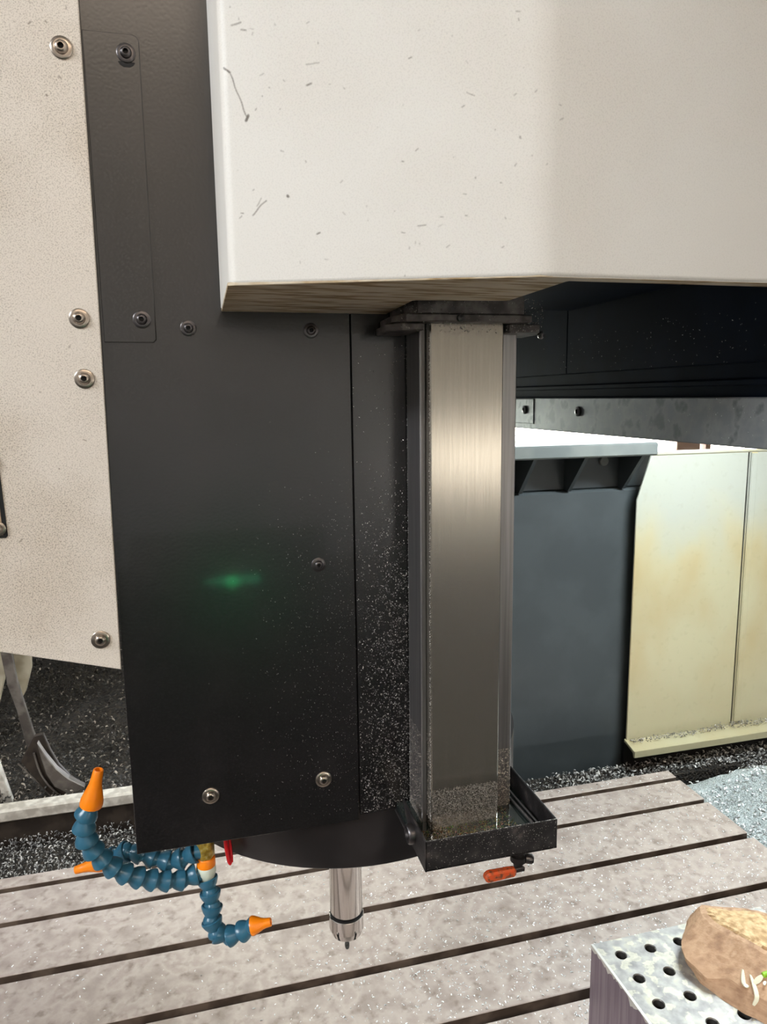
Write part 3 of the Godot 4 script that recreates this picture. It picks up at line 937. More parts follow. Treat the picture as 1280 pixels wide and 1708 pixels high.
	for i in line.size() - 1:
		var a: Vector3 = line[i]; var b: Vector3 = line[i + 1]
		var na: Vector3 = nr[i]; var nb: Vector3 = nr[i + 1]
		var r := 0.003
		var rows := [[lo, -0.003], [lo + 0.0012, -0.0012], [lo + 0.003, 0.0], [hi, 0.0]]
		for j in 3:
			var y0: float = rows[j][0]; var y1: float = rows[j + 1][0]
			var o0: float = rows[j][1]; var o1: float = rows[j + 1][1]
			var t0: Vector3 = Vector3.DOWN * [0.9, 0.5, 0.0][j]
			var t1: Vector3 = Vector3.DOWN * [0.5, 0.0, 0.0][j]
			var p0 := a + na * o0 + Vector3.UP * y0
			var p1 := b + nb * o0 + Vector3.UP * y0
			var p2 := b + nb * o1 + Vector3.UP * y1
			var p3 := a + na * o1 + Vector3.UP * y1
			tri3(st, p0, p1, p2, (na + t0).normalized(), (nb + t0).normalized(), (nb + t1).normalized())
			tri3(st, p0, p2, p3, (na + t0).normalized(), (nb + t1).normalized(), (na + t1).normalized())
		# inner face
		var q0 := a - na * th; var q1 := b - nb * th
		tri3(st, q0 + Vector3.UP * lo, q1 + Vector3.UP * lo, q1 + Vector3.UP * hi, -na, -nb, -nb)
		tri3(st, q0 + Vector3.UP * lo, q1 + Vector3.UP * hi, q0 + Vector3.UP * hi, -na, -nb, -na)
	var shell := obj("shell", st, M.cover, t)
	st = new_st()
	prism(st, PackedVector2Array([Vector2(0.0295, -0.706), Vector2(0.028, -0.545), Vector2(0.033, -0.5415), Vector2(0.2345, -0.4685), Vector2(0.95, -0.4620), Vector2(0.95, -0.480), Vector2(0.264, -0.4815), Vector2(0.2630, -0.484), Vector2(0.2655, -0.586), Vector2(0.262, -0.590), Vector2(0.186, -0.598), Vector2(0.1835, -0.601), Vector2(0.187, -0.706)]), 1, lo - 0.0005, lo + 0.002, 0.0004)
	var l := obj("bottom_lip", st, M.lip, t)
	l.set_meta("label", "oily brown-stained underside lip")
	st = new_st()
	box(st, Vector3(0.029, hi - 0.003, -0.704), Vector3(0.95, hi, -0.545))
	obj("top", st, M.cream_edge, t)
	# dark guard running back on the right side of the head
	t = thing("side_guard", "dark sheet metal guard with a grey lower strip right of the steel guide bar", "guard", Vector3(0.5, 1.498, -0.8))
	st = new_st()
	box(st, Vector3(0.500, 1.577, -1.20), Vector3(0.512, 2.14, -0.914), 0.001)
	obj("upper_sheet", st, M.navy, t)
	st = new_st()
	box(st, Vector3(0.4995, 1.577, -0.9125), Vector3(0.512, 2.14, -0.484), 0.001)
	obj("upper_sheet", st, M.navy, t)
	st = new_st()
	box(st, Vector3(0.508, 1.540, -1.20), Vector3(0.520, 1.580, -0.484), 0.0)
	obj("groove_back", st, M.navy, t)
	st = new_st()
	box(st, Vector3(0.503, 1.556, -1.20), Vector3(0.509, 1.562, -0.484), 0.001)
	obj("groove_rib", st, M.navy, t)
	st = new_st()
	box(st, Vector3(0.4985, 1.498, -1.20), Vector3(0.512, 1.545, -0.484), 0.0012)
	obj("lower_strip", st, M.grey_band, t)
	st = new_st()
	box(st, Vector3(0.4970, 1.506, -1.09), Vector3(0.4990, 1.5435, -1.006), 0.0006)
	obj("end_plate", st, M.grey_band, t)
	for z in [-1.033, -0.874]:
		st = new_st()
		lathe(st, [Vector2(0.0065, -0.001), Vector2(0.0065, 0.003), Vector2(0.003, 0.004), Vector2(0.003, 0.0015), Vector2(0.0, 0.0015)], along(Vector3(0.497 if z < -1.0 else 0.4985, 1.527, z), Vector3.LEFT), 14)
		obj("bolt", st, M.dark_screw, t)
	# dark web that closes the head between the body and the guard
	st = new_st()
	box(st, Vector3(0.307, 1.66, -0.90), Vector3(0.4985, 1.70, -0.50), 0.004)
	tag(obj("head_web", st, M.navy), "dark plate closing the head under the cream cover", "plate")

func guide_and_tray() -> void:
	var t := thing("guide_bar", "tall brushed steel guide bar standing in the drip tray", "guide bar", Vector3(0.25, 1.11, -0.66))
	var st := new_st()
	box(st, Vector3(0.2125, 1.112, -0.699), Vector3(0.2855, 2.14, -0.642), 0.0012)
	obj("bar", st, M.ram, t)
	st = new_st()
	box(st, Vector3(0.2065, 1.112, -0.6985), Vector3(0.2124, 2.14, -0.655), 0.001)
	obj("side_strip", st, M.ram_side, t)
	st = new_st()
	box(st, Vector3(0.2870, 1.112, -0.6985), Vector3(0.3085, 2.14, -0.662), 0.001)
	obj("rear_strip", st, M.ram_side, t)
	# wiper frame at the top
	t = thing("wiper_frame", "dark greasy wiper frame clamped round the top of the guide bar", "wiper", Vector3(0.25, 1.605, -0.63))
	st = new_st()
	prism(st, PackedVector2Array([Vector2(0.180, -0.698), Vector2(0.178, -0.650), Vector2(0.186, -0.628), Vector2(0.306, -0.626), Vector2(0.310, -0.66), Vector2(0.310, -0.698), Vector2(0.288, -0.698), Vector2(0.288, -0.641), Vector2(0.211, -0.641), Vector2(0.205, -0.698)]), 1, 1.6155, 1.6225, 0.001)
	obj("frame", st, M.wiper, t)
	st = new_st()
	prism(st, PackedVector2Array([Vector2(0.190, -0.698), Vector2(0.190, -0.650), Vector2(0.198, -0.632), Vector2(0.300, -0.630), Vector2(0.306, -0.66), Vector2(0.306, -0.698), Vector2(0.288, -0.698), Vector2(0.288, -0.641), Vector2(0.211, -0.641), Vector2(0.205, -0.698)]), 1, 1.6225, 1.640, 0.001)
	obj("clamp", st, M.wiper, t)
	st = new_st()
	prism(st, PackedVector2Array([Vector2(0.176, -0.698), Vector2(0.172, -0.650), Vector2(0.184, -0.634), Vector2(0.204, -0.634), Vector2(0.204, -0.698)]), 1, 1.6085, 1.6150, 0.001)
	obj("wiper_lip", st, M.wiper, t)
	st = new_st()
	prism(st, PackedVector2Array([Vector2(0.2885, -0.698), Vector2(0.2885, -0.636), Vector2(0.318, -0.634), Vector2(0.330, -0.66), Vector2(0.330, -0.698)]), 1, 1.6075, 1.6150, 0.001)
	obj("wiper_lip", st, M.wiper, t)
	for p in [Vector3(0.236, 1.6185, -0.6265), Vector3(0.322, 1.606, -0.640)]:
		st = new_st()
		lathe(st, [Vector2(0.0035, 0.0), Vector2(0.0032, 0.003), Vector2(0.0, 0.0042)], along(p, Vector3.BACK if p.x < 0.3 else Vector3(0, -0.6, 1)), 12)
		obj("bolt", st, M.dark_screw, t)
	# drip tray
	t = thing("drip_tray", "black sheet metal drip tray holding oily coolant at the foot of the guide bar", "drip tray", Vector3(0.26, 1.10, -0.65))
	var x0 := 0.1890
	var x1 := 0.3265
	var zf := -0.590
	var zb := -0.698
	st = new_st()
	box(st, Vector3(x0, 1.1045, zf - 0.0022), Vector3(x1, 1.1360, zf), 0.0009)
	obj("front_wall", st, M.cast_black, t)
	st = new_st()
	prism(st, PackedVector2Array([Vector2(zf, 1.1360), Vector2(-0.668, 1.1360), Vector2(-0.632, 1.1045), Vector2(zf, 1.1045)]), 0, x0, x0 + 0.0022, 0.0006)
	obj("left_wall", st, M.cast_black, t)
	st = new_st()
	box(st, Vector3(x1 - 0.0022, 1.1045, zb), Vector3(x1, 1.1360, zf), 0.0007)
	obj("right_wall", st, M.cast_black, t)
	st = new_st()
	box(st, Vector3(x0, 1.1045, zb), Vector3(x1, 1.1067, zf), 0.0005)
	obj("floor_sheet", st, M.cast_black, t)
	st = new_st()
	box(st, Vector3(x0 + 0.0024, 1.1069, zb), Vector3(x1 - 0.0024, 1.1130, zf - 0.0024))
	var liquid := obj("coolant", st, M.coolant, t)
	liquid.set_meta("label", "shallow grey-green coolant in the tray")
	st = new_st()
	tube(st, spline([Vector3(0.3110, 1.1150, -0.697), Vector3(0.3125, 1.1152, -0.66), Vector3(0.3150, 1.1150, -0.62), Vector3(0.3165, 1.1148, -0.594)]), 0.0016, 8)
	obj("pipe", st, M.ram_side, t)
	st = new_st()
	tube(st, spline([Vector3(0.3165, 1.1165, -0.697), Vector3(0.3180, 1.1165, -0.65), Vector3(0.3205, 1.1160, -0.594)]), 0.0010, 8)
	obj("pipe", st, M.ram_side, t)
	st = new_st()
	lathe(st, [Vector2(0.0100, 0.0), Vector2(0.0100, 0.0050), Vector2(0.0086, 0.0066), Vector2(0.0058, 0.0066), Vector2(0.0050, 0.0044), Vector2(0.0, 0.0044)], along(Vector3(x0, 1.1205, -0.629), Vector3.LEFT), 18)
	obj("plug", st, M.dark_screw, t)
	# drain tap
	st = new_st()
	lathe(st, [Vector2(0.0070, 0.0), Vector2(0.0070, -0.0060), Vector2(0.0058, -0.0070), Vector2(0.0058, -0.0110), Vector2(0.0080, -0.0120), Vector2(0.0080, -0.0175), Vector2(0.0050, -0.0190), Vector2(0.0045, -0.0260), Vector2(0.0, -0.0260)], Transform3D(Basis(), Vector3(0.2925, 1.1045, -0.606)), 18)
	var tap := obj("drain_tap", st, M.cast_black, t)
	st = new_st()
	lathe(st, [Vector2(0.0, 0.0), Vector2(0.0050, 0.0008), Vector2(0.0050, 0.0065), Vector2(0.0036, 0.0085), Vector2(0.0, 0.0085)], along(Vector3(0.2990, 1.0895, -0.604), Vector3(1, -0.1, 0.4)), 14)
	obj("knob", st, M.dark_screw, tap)
	st = new_st()
	box(st, Vector3(0.2800, 1.0800, -0.6000), Vector3(0.2960, 1.0850, -0.5965), 0.001)
	obj("lever", st, M.dark_screw, tap)
	st = new_st()
	var lever := PackedVector2Array()
	for k in 9: lever.append(Vector2(0.2580, 1.0810) + Vector2(-sin(PI * k / 8.0), cos(PI * k / 8.0)) * 0.0054)
	lever.append_array([Vector2(0.2840, 1.0770), Vector2(0.2860, 1.0790), Vector2(0.2860, 1.0840), Vector2(0.2840, 1.0860)])
	prism(st, lever, 2, -0.6030, -0.5945, 0.0018)
	obj("handle_sleeve", st, M.orange_dull, tap)

func spindle() -> void:
	var st := new_st()
	lathe(st, [Vector2(0.0, 1.034), Vector2(0.2365, 1.034), Vector2(0.2380, 1.0355), Vector2(0.2380, 1.107), Vector2(0.0, 1.107)], Transform3D(Basis(), Vector3(0.182, 0, -0.946)), 96)
	tag(obj("spindle_housing", st, M.black_gloss), "round glossy black spindle housing under the head panels", "spindle housing")
	var t := thing("collet_chuck", "polished steel collet chuck hanging below the round black housing", "collet chuck", Vector3(0.180, 0.76, -0.946))
	var base := Transform3D(Basis(), Vector3(0.180, 0, -0.946))
	st = new_st()
	lathe(st, [Vector2(0.0, 1.036), Vector2(0.0238, 1.036), Vector2(0.0238, 0.8010), Vector2(0.0228, 0.7985), Vector2(0.0205, 0.7970), Vector2(0.0205, 0.7900)], base, 48)
	obj("shank", st, M.chrome, t)
	# nut with open spanner slots
	st = new_st()
	var n := 48
	for k in n:
		var slot := k % 8 < 1
		var t0 := TAU * k / n + 0.12
		var t1 := TAU * (k + 1) / n + 0.12
		var prof := [Vector2(0.0215, 0.7955), Vector2(0.0252, 0.7955), Vector2(0.0258, 0.7945), Vector2(0.0258, 0.7800), Vector2(0.0222, 0.7800), Vector2(0.0222, 0.7640), Vector2(0.0150, 0.7640)] if slot else [Vector2(0.0215, 0.7955), Vector2(0.0252, 0.7955), Vector2(0.0258, 0.7945), Vector2(0.0258, 0.7740), Vector2(0.0222, 0.7640), Vector2(0.0150, 0.7640)]
		for i in prof.size() - 1:
			var a: Vector2 = prof[i]; var b: Vector2 = prof[i + 1]
			var d := (b - a)
			var nn := Vector2(-d.y, d.x).normalized()
			if nn.dot(Vector2(1, -0.4 if i > 1 else 0.4)) < 0: nn = -nn
			var d0 := Vector3(cos(t0), 0, sin(t0)); var d1 := Vector3(cos(t1), 0, sin(t1))
			var p := [base * (d0 * a.x + Vector3.UP * a.y), base * (d1 * a.x + Vector3.UP * a.y), base * (d1 * b.x + Vector3.UP * b.y), base * (d0 * b.x + Vector3.UP * b.y)]
			var n0 := d0 * nn.x + Vector3.UP * nn.y; var n1 := d1 * nn.x + Vector3.UP * nn.y
			tri3(st, p[0], p[1], p[2], n0, n1, n1)
			tri3(st, p[0], p[2], p[3], n0, n1, n0)
	obj("collet_nut", st, M.chrome, t)
	st = new_st()
	for k in 6:
		var ang := TAU * (k * 8 + 0.5) / n + 0.12
		box(st, Vector3(0.0218, 0.7645, -0.0019), Vector3(0.0228, 0.7795, 0.0019), 0.0, Transform3D(Basis(Vector3.UP, -ang), Vector3(0.180, 0, -0.946)))
	obj("spanner_slots", st, M.socket, t)
	st = new_st()
	lathe(st, [Vector2(0.0208, 0.7966), Vector2(0.0246, 0.7966), Vector2(0.0246, 0.7957)], base, 40)
	obj("shadow_gap", st, M.socket, t)
	# fluted cutter
	st = new_st()
	var ny := 26
	var nk := 16
	var P := func(i: int, k: int) -> Vector3:
		var y := 0.766 - 0.031 * i / ny
		var ang := TAU * k / nk
		var tw := (0.766 - y) * 260.0
		var r := 0.0036 * (0.72 + 0.28 * absf(cos(ang * 1.0 - tw)))
		if i == ny: r *= 0.75
		return Vector3(0.180 + cos(ang) * r, y, -0.946 + sin(ang) * r)
	for i in ny:
		for k in nk:
			var a: Vector3 = P.call(i, k); var b: Vector3 = P.call(i, k + 1); var c: Vector3 = P.call(i + 1, k + 1); var d: Vector3 = P.call(i + 1, k)
			flat_quad(st, a, b, c, d, Vector3(0.180, (a.y + c.y) / 2, -0.946))
	for k in nk:
		tri(st, Vector3(0.180, 0.7345, -0.946), P.call(ny, k), P.call(ny, k + 1), Vector3.DOWN)
	tag(obj("end_mill", st, M.tool), "thin fluted end mill pointing down from the collet chuck", "cutter")

func segment_mesh() -> ArrayMesh:
	# one ball-and-socket piece of the hose along +y, wide skirt at the start
	var st := new_st()
	lathe(st, [Vector2(0.0080, 0.0010), Vector2(0.0112, 0.0), Vector2(0.0120, 0.0008), Vector2(0.0118, 0.0030), Vector2(0.0102, 0.0072), Vector2(0.0080, 0.0108), Vector2(0.0074, 0.0122), Vector2(0.0084, 0.0140), Vector2(0.0094, 0.0165), Vector2(0.0090, 0.0195), Vector2(0.0070, 0.0218), Vector2(0.0, 0.0224)], Transform3D(), 24)
	return st.commit()

func make_hose(called: String, label: String, pts: Array, seg: ArrayMesh, tip_from: Vector3, tip_to: Vector3, tip_r: float) -> void:
	var t := thing(called, label, "coolant hose", pts[0], "jointed blue coolant hoses")
	var fine := spline(pts, 12)
	var total := 0.0
	for i in fine.size() - 1: total += fine[i].distance_to(fine[i + 1])
	var count := int(round(total / 0.0160))
	var step := total / count
	var walk := 0.0
	var next := 0.0
	var spots := []
	for i in fine.size() - 1:
		var d: float = fine[i].distance_to(fine[i + 1])
		while next <= walk + d + 1e-6 and spots.size() < count:
			spots.append(fine[i].lerp(fine[i + 1], (next - walk) / maxf(d, 1e-6)))
			next += step
		walk += d
	spots.append(fine[-1])
	for i in count:
		var o := MeshInstance3D.new()
		o.mesh = seg
		o.material_override = M.blue
		o.name = "segment"
		t.add_child(o, true)
		var xf := along(spots[i] - t.position, spots[i + 1] - spots[i])
		xf.basis = xf.basis * Basis.from_scale(Vector3(1.0, step / 0.0160, 1.0))
		o.transform = xf
	var dir := tip_to - tip_from
	var L := dir.length()
	var st := new_st()
	lathe(st, [Vector2(tip_r * 0.7, 0.0008), Vector2(tip_r * 0.98, 0.0), Vector2(tip_r, 0.0012), Vector2(tip_r * 0.97, L * 0.16), Vector2(tip_r * 0.80, L * 0.34), Vector2(tip_r * 0.58, L * 0.56), Vector2(tip_r * 0.50, L * 0.72), Vector2(tip_r * 0.44, L * 0.985), Vector2(tip_r * 0.40, L), Vector2(tip_r * 0.28, L), Vector2(tip_r * 0.26, L - 0.006), Vector2(0, L - 0.006)], along(tip_from, dir), 28)
	obj("nozzle", st, M.orange, t).set_meta("label", "orange tapered nozzle")

func hoses() -> void:
	var t := thing("coolant_manifold", "brass and white coolant fitting below the bottom edge of the black panel", "pipe fitting", Vector3(-0.0135, 1.01, -0.770))
	var at := Transform3D(Basis(), Vector3(-0.0135, 0, -0.770))
	var st := new_st()
	lathe(st, [Vector2(0.0090, 1.107), Vector2(0.0090, 1.066), Vector2(0.0100, 1.064), Vector2(0.0100, 1.0400), Vector2(0.0085, 1.0385), Vector2(0.0, 1.0385)], at, 6)
	obj("brass_nut", st, M.brass, t)
	st = new_st()
	lathe(st, [Vector2(0.0, 1.0395), Vector2(0.0096, 1.0395), Vector2(0.0104, 1.0385), Vector2(0.0104, 1.0290), Vector2(0.0094, 1.0280), Vector2(0.0, 1.0280)], at, 28)
	obj("orange_ring", st, M.orange, t)
	st = new_st()
	lathe(st, [Vector2(0.0, 1.0282), Vector2(0.0098, 1.0282), Vector2(0.0104, 1.0270), Vector2(0.0106, 1.0205), Vector2(0.0086, 1.0140), Vector2(0.0070, 1.0110), Vector2(0.0, 1.0110)], at, 28)
	obj("white_socket", st, M.clear, t)
	st = new_st()
	lathe(st, [Vector2(0.0085, 0.0), Vector2(0.0085, 0.012), Vector2(0.0, 0.012)], along(Vector3(-0.0135, 1.047, -0.770), Vector3.LEFT), 20)
	obj("side_port", st, M.blue, t)
	st = new_st()
	lathe(st, [Vector2(0.0085, 0.0), Vector2(0.0085, 0.011), Vector2(0.0, 0.011)], along(Vector3(-0.0135, 1.0195, -0.770), Vector3.LEFT), 20)
	obj("side_port", st, M.blue, t)
	var seg := segment_mesh()
	make_hose("coolant_hose", "long blue jointed hose curling up to an upright orange nozzle", [Vector3(-0.024, 1.020, -0.770), Vector3(-0.037, 1.017, -0.768), Vector3(-0.051, 1.020, -0.765), Vector3(-0.064, 1.024, -0.763), Vector3(-0.078, 1.030, -0.761), Vector3(-0.094, 1.040, -0.758), Vector3(-0.106, 1.050, -0.756), Vector3(-0.117, 1.063, -0.754), Vector3(-0.126, 1.077, -0.752), Vector3(-0.132, 1.091, -0.749), Vector3(-0.134, 1.109, -0.747), Vector3(-0.131, 1.124, -0.745), Vector3(-0.124, 1.137, -0.743)], seg, Vector3(-0.1245, 1.1365, -0.743), Vector3(-0.1140, 1.1760, -0.740), 0.0116)
	make_hose("coolant_hose", "blue jointed hose behind the others with an orange nozzle pointing left", [Vector3(-0.024, 1.047, -0.770), Vector3(-0.038, 1.040, -0.773), Vector3(-0.049, 1.036, -0.775), Vector3(-0.060, 1.038, -0.778), Vector3(-0.072, 1.042, -0.781), Vector3(-0.082, 1.046, -0.784), Vector3(-0.094, 1.051, -0.786), Vector3(-0.106, 1.047, -0.789), Vector3(-0.116, 1.041, -0.792), Vector3(-0.126, 1.037, -0.795)], seg, Vector3(-0.1260, 1.0370, -0.795), Vector3(-0.1560, 1.0290, -0.800), 0.0100)
	make_hose("coolant_hose", "blue jointed hose hanging down with an orange nozzle pointing right", [Vector3(-0.0135, 1.013, -0.770), Vector3(-0.012, 1.002, -0.767), Vector3(-0.009, 0.990, -0.765), Vector3(-0.010, 0.978, -0.762), Vector3(-0.011, 0.965, -0.759), Vector3(-0.007, 0.953, -0.756), Vector3(0.005, 0.947, -0.754), Vector3(0.017, 0.950, -0.751), Vector3(0.026, 0.956, -0.748), Vector3(0.033, 0.961, -0.745)], seg, Vector3(0.0325, 0.9610, -0.745), Vector3(0.0540, 0.9655, -0.740), 0.0104)
	st = new_st()
	tube(st, spline([Vector3(0.0085, 1.107, -0.764), Vector3(0.0088, 1.080, -0.764), Vector3(0.0092, 1.058, -0.762), Vector3(0.0105, 1.044, -0.760), Vector3(0.0122, 1.035, -0.759), Vector3(0.0138, 1.033, -0.759)]), 0.0024, 12)
	tube(st, spline([Vector3(0.0125, 1.107, -0.765), Vector3(0.0130, 1.075, -0.765), Vector3(0.0138, 1.052, -0.763), Vector3(0.0146, 1.040, -0.761), Vector3(0.0144, 1.034, -0.760)]), 0.0019, 12)
	tag(obj("red_hose", st, M.red), "short red hose loop beside the brass coolant fitting", "hose")

func work_piece() -> void:
	# drilled block
	var t := thing("drilled_block", "bright aluminium block with rows of drilled holes at the lower right", "metal block", Vector3(0.6, TABLE, -0.6))
	var x0 := 0.512
	var z1 := -0.818
	var top := 0.770
	var px := 0.0470
	var pz := 0.0428
	var hx := 0.5415
	var hz := -0.7895
	var nx := 6
	var nz := 9
	var r := 0.0083
	var st := new_st()
	var holes := new_st()
	var ex := [x0]
	for i in nx: ex.append(hx + (i + 0.5) * px)
	var ez := [z1]
	for j in nz: ez.append(hz + (j + 0.5) * pz)
	for i in nx:
		for j in nz:
			var c := Vector3(hx + i * px, top, hz + j * pz)
			var xa: float = ex[i]; var xb: float = ex[i + 1]; var za: float = ez[j]; var zb: float = ez[j + 1]
			var n := 24
			for k in n:
				var pts := []
				for e in 2:
					var an := TAU * (k + e) / n + PI / 4
					var d := Vector2(cos(an), sin(an))
					var s := 1e9
					if d.x > 1e-6: s = minf(s, (xb - c.x) / d.x)
					if d.x < -1e-6: s = minf(s, (xa - c.x) / d.x)
					if d.y > 1e-6: s = minf(s, (zb - c.z) / d.y)
					if d.y < -1e-6: s = minf(s, (za - c.z) / d.y)
					pts.append([c + Vector3(d.x * r, 0, d.y * r), c + Vector3(d.x, 0, d.y) * s, c + Vector3(d.x, 0, d.y) * (r - 0.0012) + Vector3.DOWN * 0.0012, Vector3(d.x, 0, d.y)])
				quad(st, pts[0][0], pts[0][1], pts[1][1], pts[1][0], Vector3.UP)
				var cn: Vector3 = (Vector3.UP - (pts[0][3] + pts[1][3]) * 0.5).normalized()
				quad(holes, pts[0][0], pts[1][0], pts[1][2], pts[0][2], cn)
				var dn := Vector3.DOWN * 0.05
				tri3(holes, pts[0][2], pts[1][2], pts[1][2] + dn, -pts[0][3], -pts[1][3], -pts[1][3])
				tri3(holes, pts[0][2], pts[1][2] + dn, pts[0][2] + dn, -pts[0][3], -pts[1][3], -pts[0][3])
				tri(holes, c + Vector3.DOWN * 0.05, pts[0][2] + dn, pts[1][2] + dn, Vector3.UP)
			# the corners of each cell that the fan leaves out
			for q in [Vector2(xa, za), Vector2(xb, za), Vector2(xb, zb), Vector2(xa, zb)]:
				var cd := Vector2(q.x - c.x, q.y - c.z)
				var ca := fposmod(cd.angle() - PI / 4, TAU) / TAU * n
				var k0 := floorf(ca)
				var lst := []
				for e: float in [k0, k0 + 1.0]:
					var an := TAU * e / n + PI / 4
					var d := Vector2(cos(an), sin(an))
					var s := 1e9
					if d.x > 1e-6: s = minf(s, (xb - c.x) / d.x)
					if d.x < -1e-6: s = minf(s, (xa - c.x) / d.x)
					if d.y > 1e-6: s = minf(s, (zb - c.z) / d.y)
					if d.y < -1e-6: s = minf(s, (za - c.z) / d.y)
					lst.append(c + Vector3(d.x, 0, d.y) * s)
				tri(st, lst[0], Vector3(q.x, top, q.y), lst[1], Vector3.UP)
	var xe: float = ex[-1]
	var ze: float = ez[-1]
	obj("top_face", st, M.alu, t)
	obj("hole_walls", holes, M.hole, t)
	st = new_st()
	var c0 := Vector3((x0 + xe) / 2, 0.7, (z1 + ze) / 2)
	for q in [[Vector3(x0, 0, z1), Vector3(x0, 0, ze)], [Vector3(xe, 0, z1), Vector3(xe, 0, ze)], [Vector3(x0, 0, z1), Vector3(xe, 0, z1)], [Vector3(x0, 0, ze), Vector3(xe, 0, ze)]]:
		var a: Vector3 = q[0]; var b: Vector3 = q[1]
		flat_quad(st, a + Vector3.UP * TABLE, b + Vector3.UP * TABLE, b + Vector3.UP * top, a + Vector3.UP * top, c0)
	quad(st, Vector3(x0, TABLE, z1), Vector3(xe, TABLE, z1), Vector3(xe, TABLE, ze), Vector3(x0, TABLE, ze), Vector3.DOWN)
	obj("sides", st, M.alu_side, t)
	# ragged burr along the left edge
	st = new_st()
	var bl := RandomNumberGenerator.new()
	bl.seed = 5
	var z := z1
	var drop := 0.006
	while z < ze:
		var z2 := z + bl.randf_range(0.002, 0.006)
		var d2 := clampf(0.6 * drop + bl.randf_range(-0.002, 0.004), 0.0012, 0.008)
		if bl.randf() < 0.1: d2 += 0.006
		var a := Vector3(x0 - 0.0008, top + 0.0004, z); var b := Vector3(x0 - 0.0008, top + 0.0004, z2)
		quad(st, a, b, b + Vector3(0, -d2, 0), a + Vector3(0, -drop, 0), Vector3.LEFT)
		quad(st, a, b, b + Vector3(0.0035, 0.0, 0), a + Vector3(0.0035, 0.0, 0), Vector3.UP)
		quad(st, b + Vector3(0, -d2, 0), a + Vector3(0, -drop, 0), a + Vector3(0.0008, -drop, 0), b + Vector3(0.0008, -d2, 0), Vector3(-0.3, -1, 0).normalized())
		drop = d2
		z = z2
	obj("burr_edge", st, M.burr, t)
	# lump of wood
	var base := [Vector3(0.662, 0.7702, -0.800), Vector3(0.626, 0.7702, -0.762), Vector3(0.618, 0.7704, -0.738), Vector3(0.614, 0.7702, -0.716), Vector3(0.624, 0.7702, -0.690), Vector3(0.634, 0.7702, -0.664), Vector3(0.656, 0.7702, -0.640), Vector3(0.700, 0.7702, -0.606), Vector3(0.770, 0.7702, -0.600), Vector3(0.800, 0.7702, -0.660), Vector3(0.790, 0.7702, -0.740), Vector3(0.730, 0.7702, -0.790)]
	var mid := [Vector3(0.664, 0.795, -0.803), Vector3(0.622, 0.790, -0.768), Vector3(0.610, 0.788, -0.742), Vector3(0.616, 0.784, -0.708), Vector3(0.640, 0.790, -0.694), Vector3(0.650, 0.790, -0.668), Vector3(0.668, 0.790, -0.644), Vector3(0.704, 0.790, -0.612), Vector3(0.770, 0.792, -0.604), Vector3(0.802, 0.794, -0.660), Vector3(0.792, 0.796, -0.740), Vector3(0.730, 0.798, -0.790)]
	var up := [Vector3(0.680, 0.8135, -0.800), Vector3(0.668, 0.8140, -0.786), Vector3(0.668, 0.8135, -0.768), Vector3(0.676, 0.8145, -0.748), Vector3(0.688, 0.8150, -0.722), Vector3(0.698, 0.8150, -0.700), Vector3(0.706, 0.8150, -0.682), Vector3(0.724, 0.8150, -0.650), Vector3(0.772, 0.8150, -0.624), Vector3(0.792, 0.8150, -0.664), Vector3(0.780, 0.8145, -0.730), Vector3(0.735, 0.8140, -0.775)]
	var core := Vector3(0.735, 0.822, -0.715)
	var ring_n := base.size() * 8
	var rings := []
	var levels := 22
	var fn := FastNoiseLite.new()
	fn.seed = 12; fn.frequency = 26.0; fn.fractal_octaves = 5
	var closed := func(a: Array, f: float) -> Vector3:
		var n := a.size()
		var i := int(floor(f)) % n
		return a[i].cubic_interpolate(a[(i + 1) % n], a[(i + n - 1) % n], a[(i + 2) % n], f - floorf(f)).lerp(a[i].lerp(a[(i + 1) % n], f - floorf(f)), 0.6)
	for l in levels + 1:
		var ring := []
		for k in ring_n:
			var f := float(k) / 8.0
			var b: Vector3 = closed.call(base, f)
			var m: Vector3 = closed.call(mid, f)
			var u: Vector3 = closed.call(up, f)
			var g := float(l) / levels
			var p: Vector3
			if g < 0.22: p = b.lerp(m, g / 0.22)
			elif g < 0.62: p = m.lerp(u, (g - 0.22) / 0.40)
			else: p = u.lerp(core, (g - 0.62) / 0.38)
			var out := (p - Vector3(core.x, 0.785, core.z)).normalized()
			var groove := 0.0
			if l == 14: groove = 0.0045 * smoothstep(-0.2, 0.5, fn.get_noise_2d(f * 0.9, 3.0) + 0.3)
			p += out * (fn.get_noise_3dv(p * 0.5) * 0.0045 + fn.get_noise_3dv(p * Vector3(1.2, 3.0, 1.2)) * (0.0016 if l < 14 else 0.0026) - groove)
			if l == 0: p.y = 0.7703
			p.y = maxf(p.y, 0.7703)
			ring.append(p)
		rings.append(ring)
	t = thing("wood_lump", "rough tan lump of broken wood lying on the drilled block", "wood lump", Vector3(0.70, 0.7702, -0.71))
	for half in 2:
		st = new_st()
		for l in (range(0, 14) if half == 0 else range(14, levels)):
			for k in ring_n:
				var q := (k + 1) % ring_n
				flat_quad(st, rings[l][k], rings[l][q], rings[l + 1][q], rings[l + 1][k], Vector3(core.x, 0.785, core.z))
		obj("split_side" if half == 0 else "rough_top", st, M.wood if half == 0 else M.wood_top, t)
	# shavings lying on the lump
	var labels := ["short pale curled shaving on the front of the tan lump", "long pale shaving hanging down the front of the tan lump", "pale shaving lying level beside the green scrap on the lump", "small pale crumb of shaving near the right frame edge"]
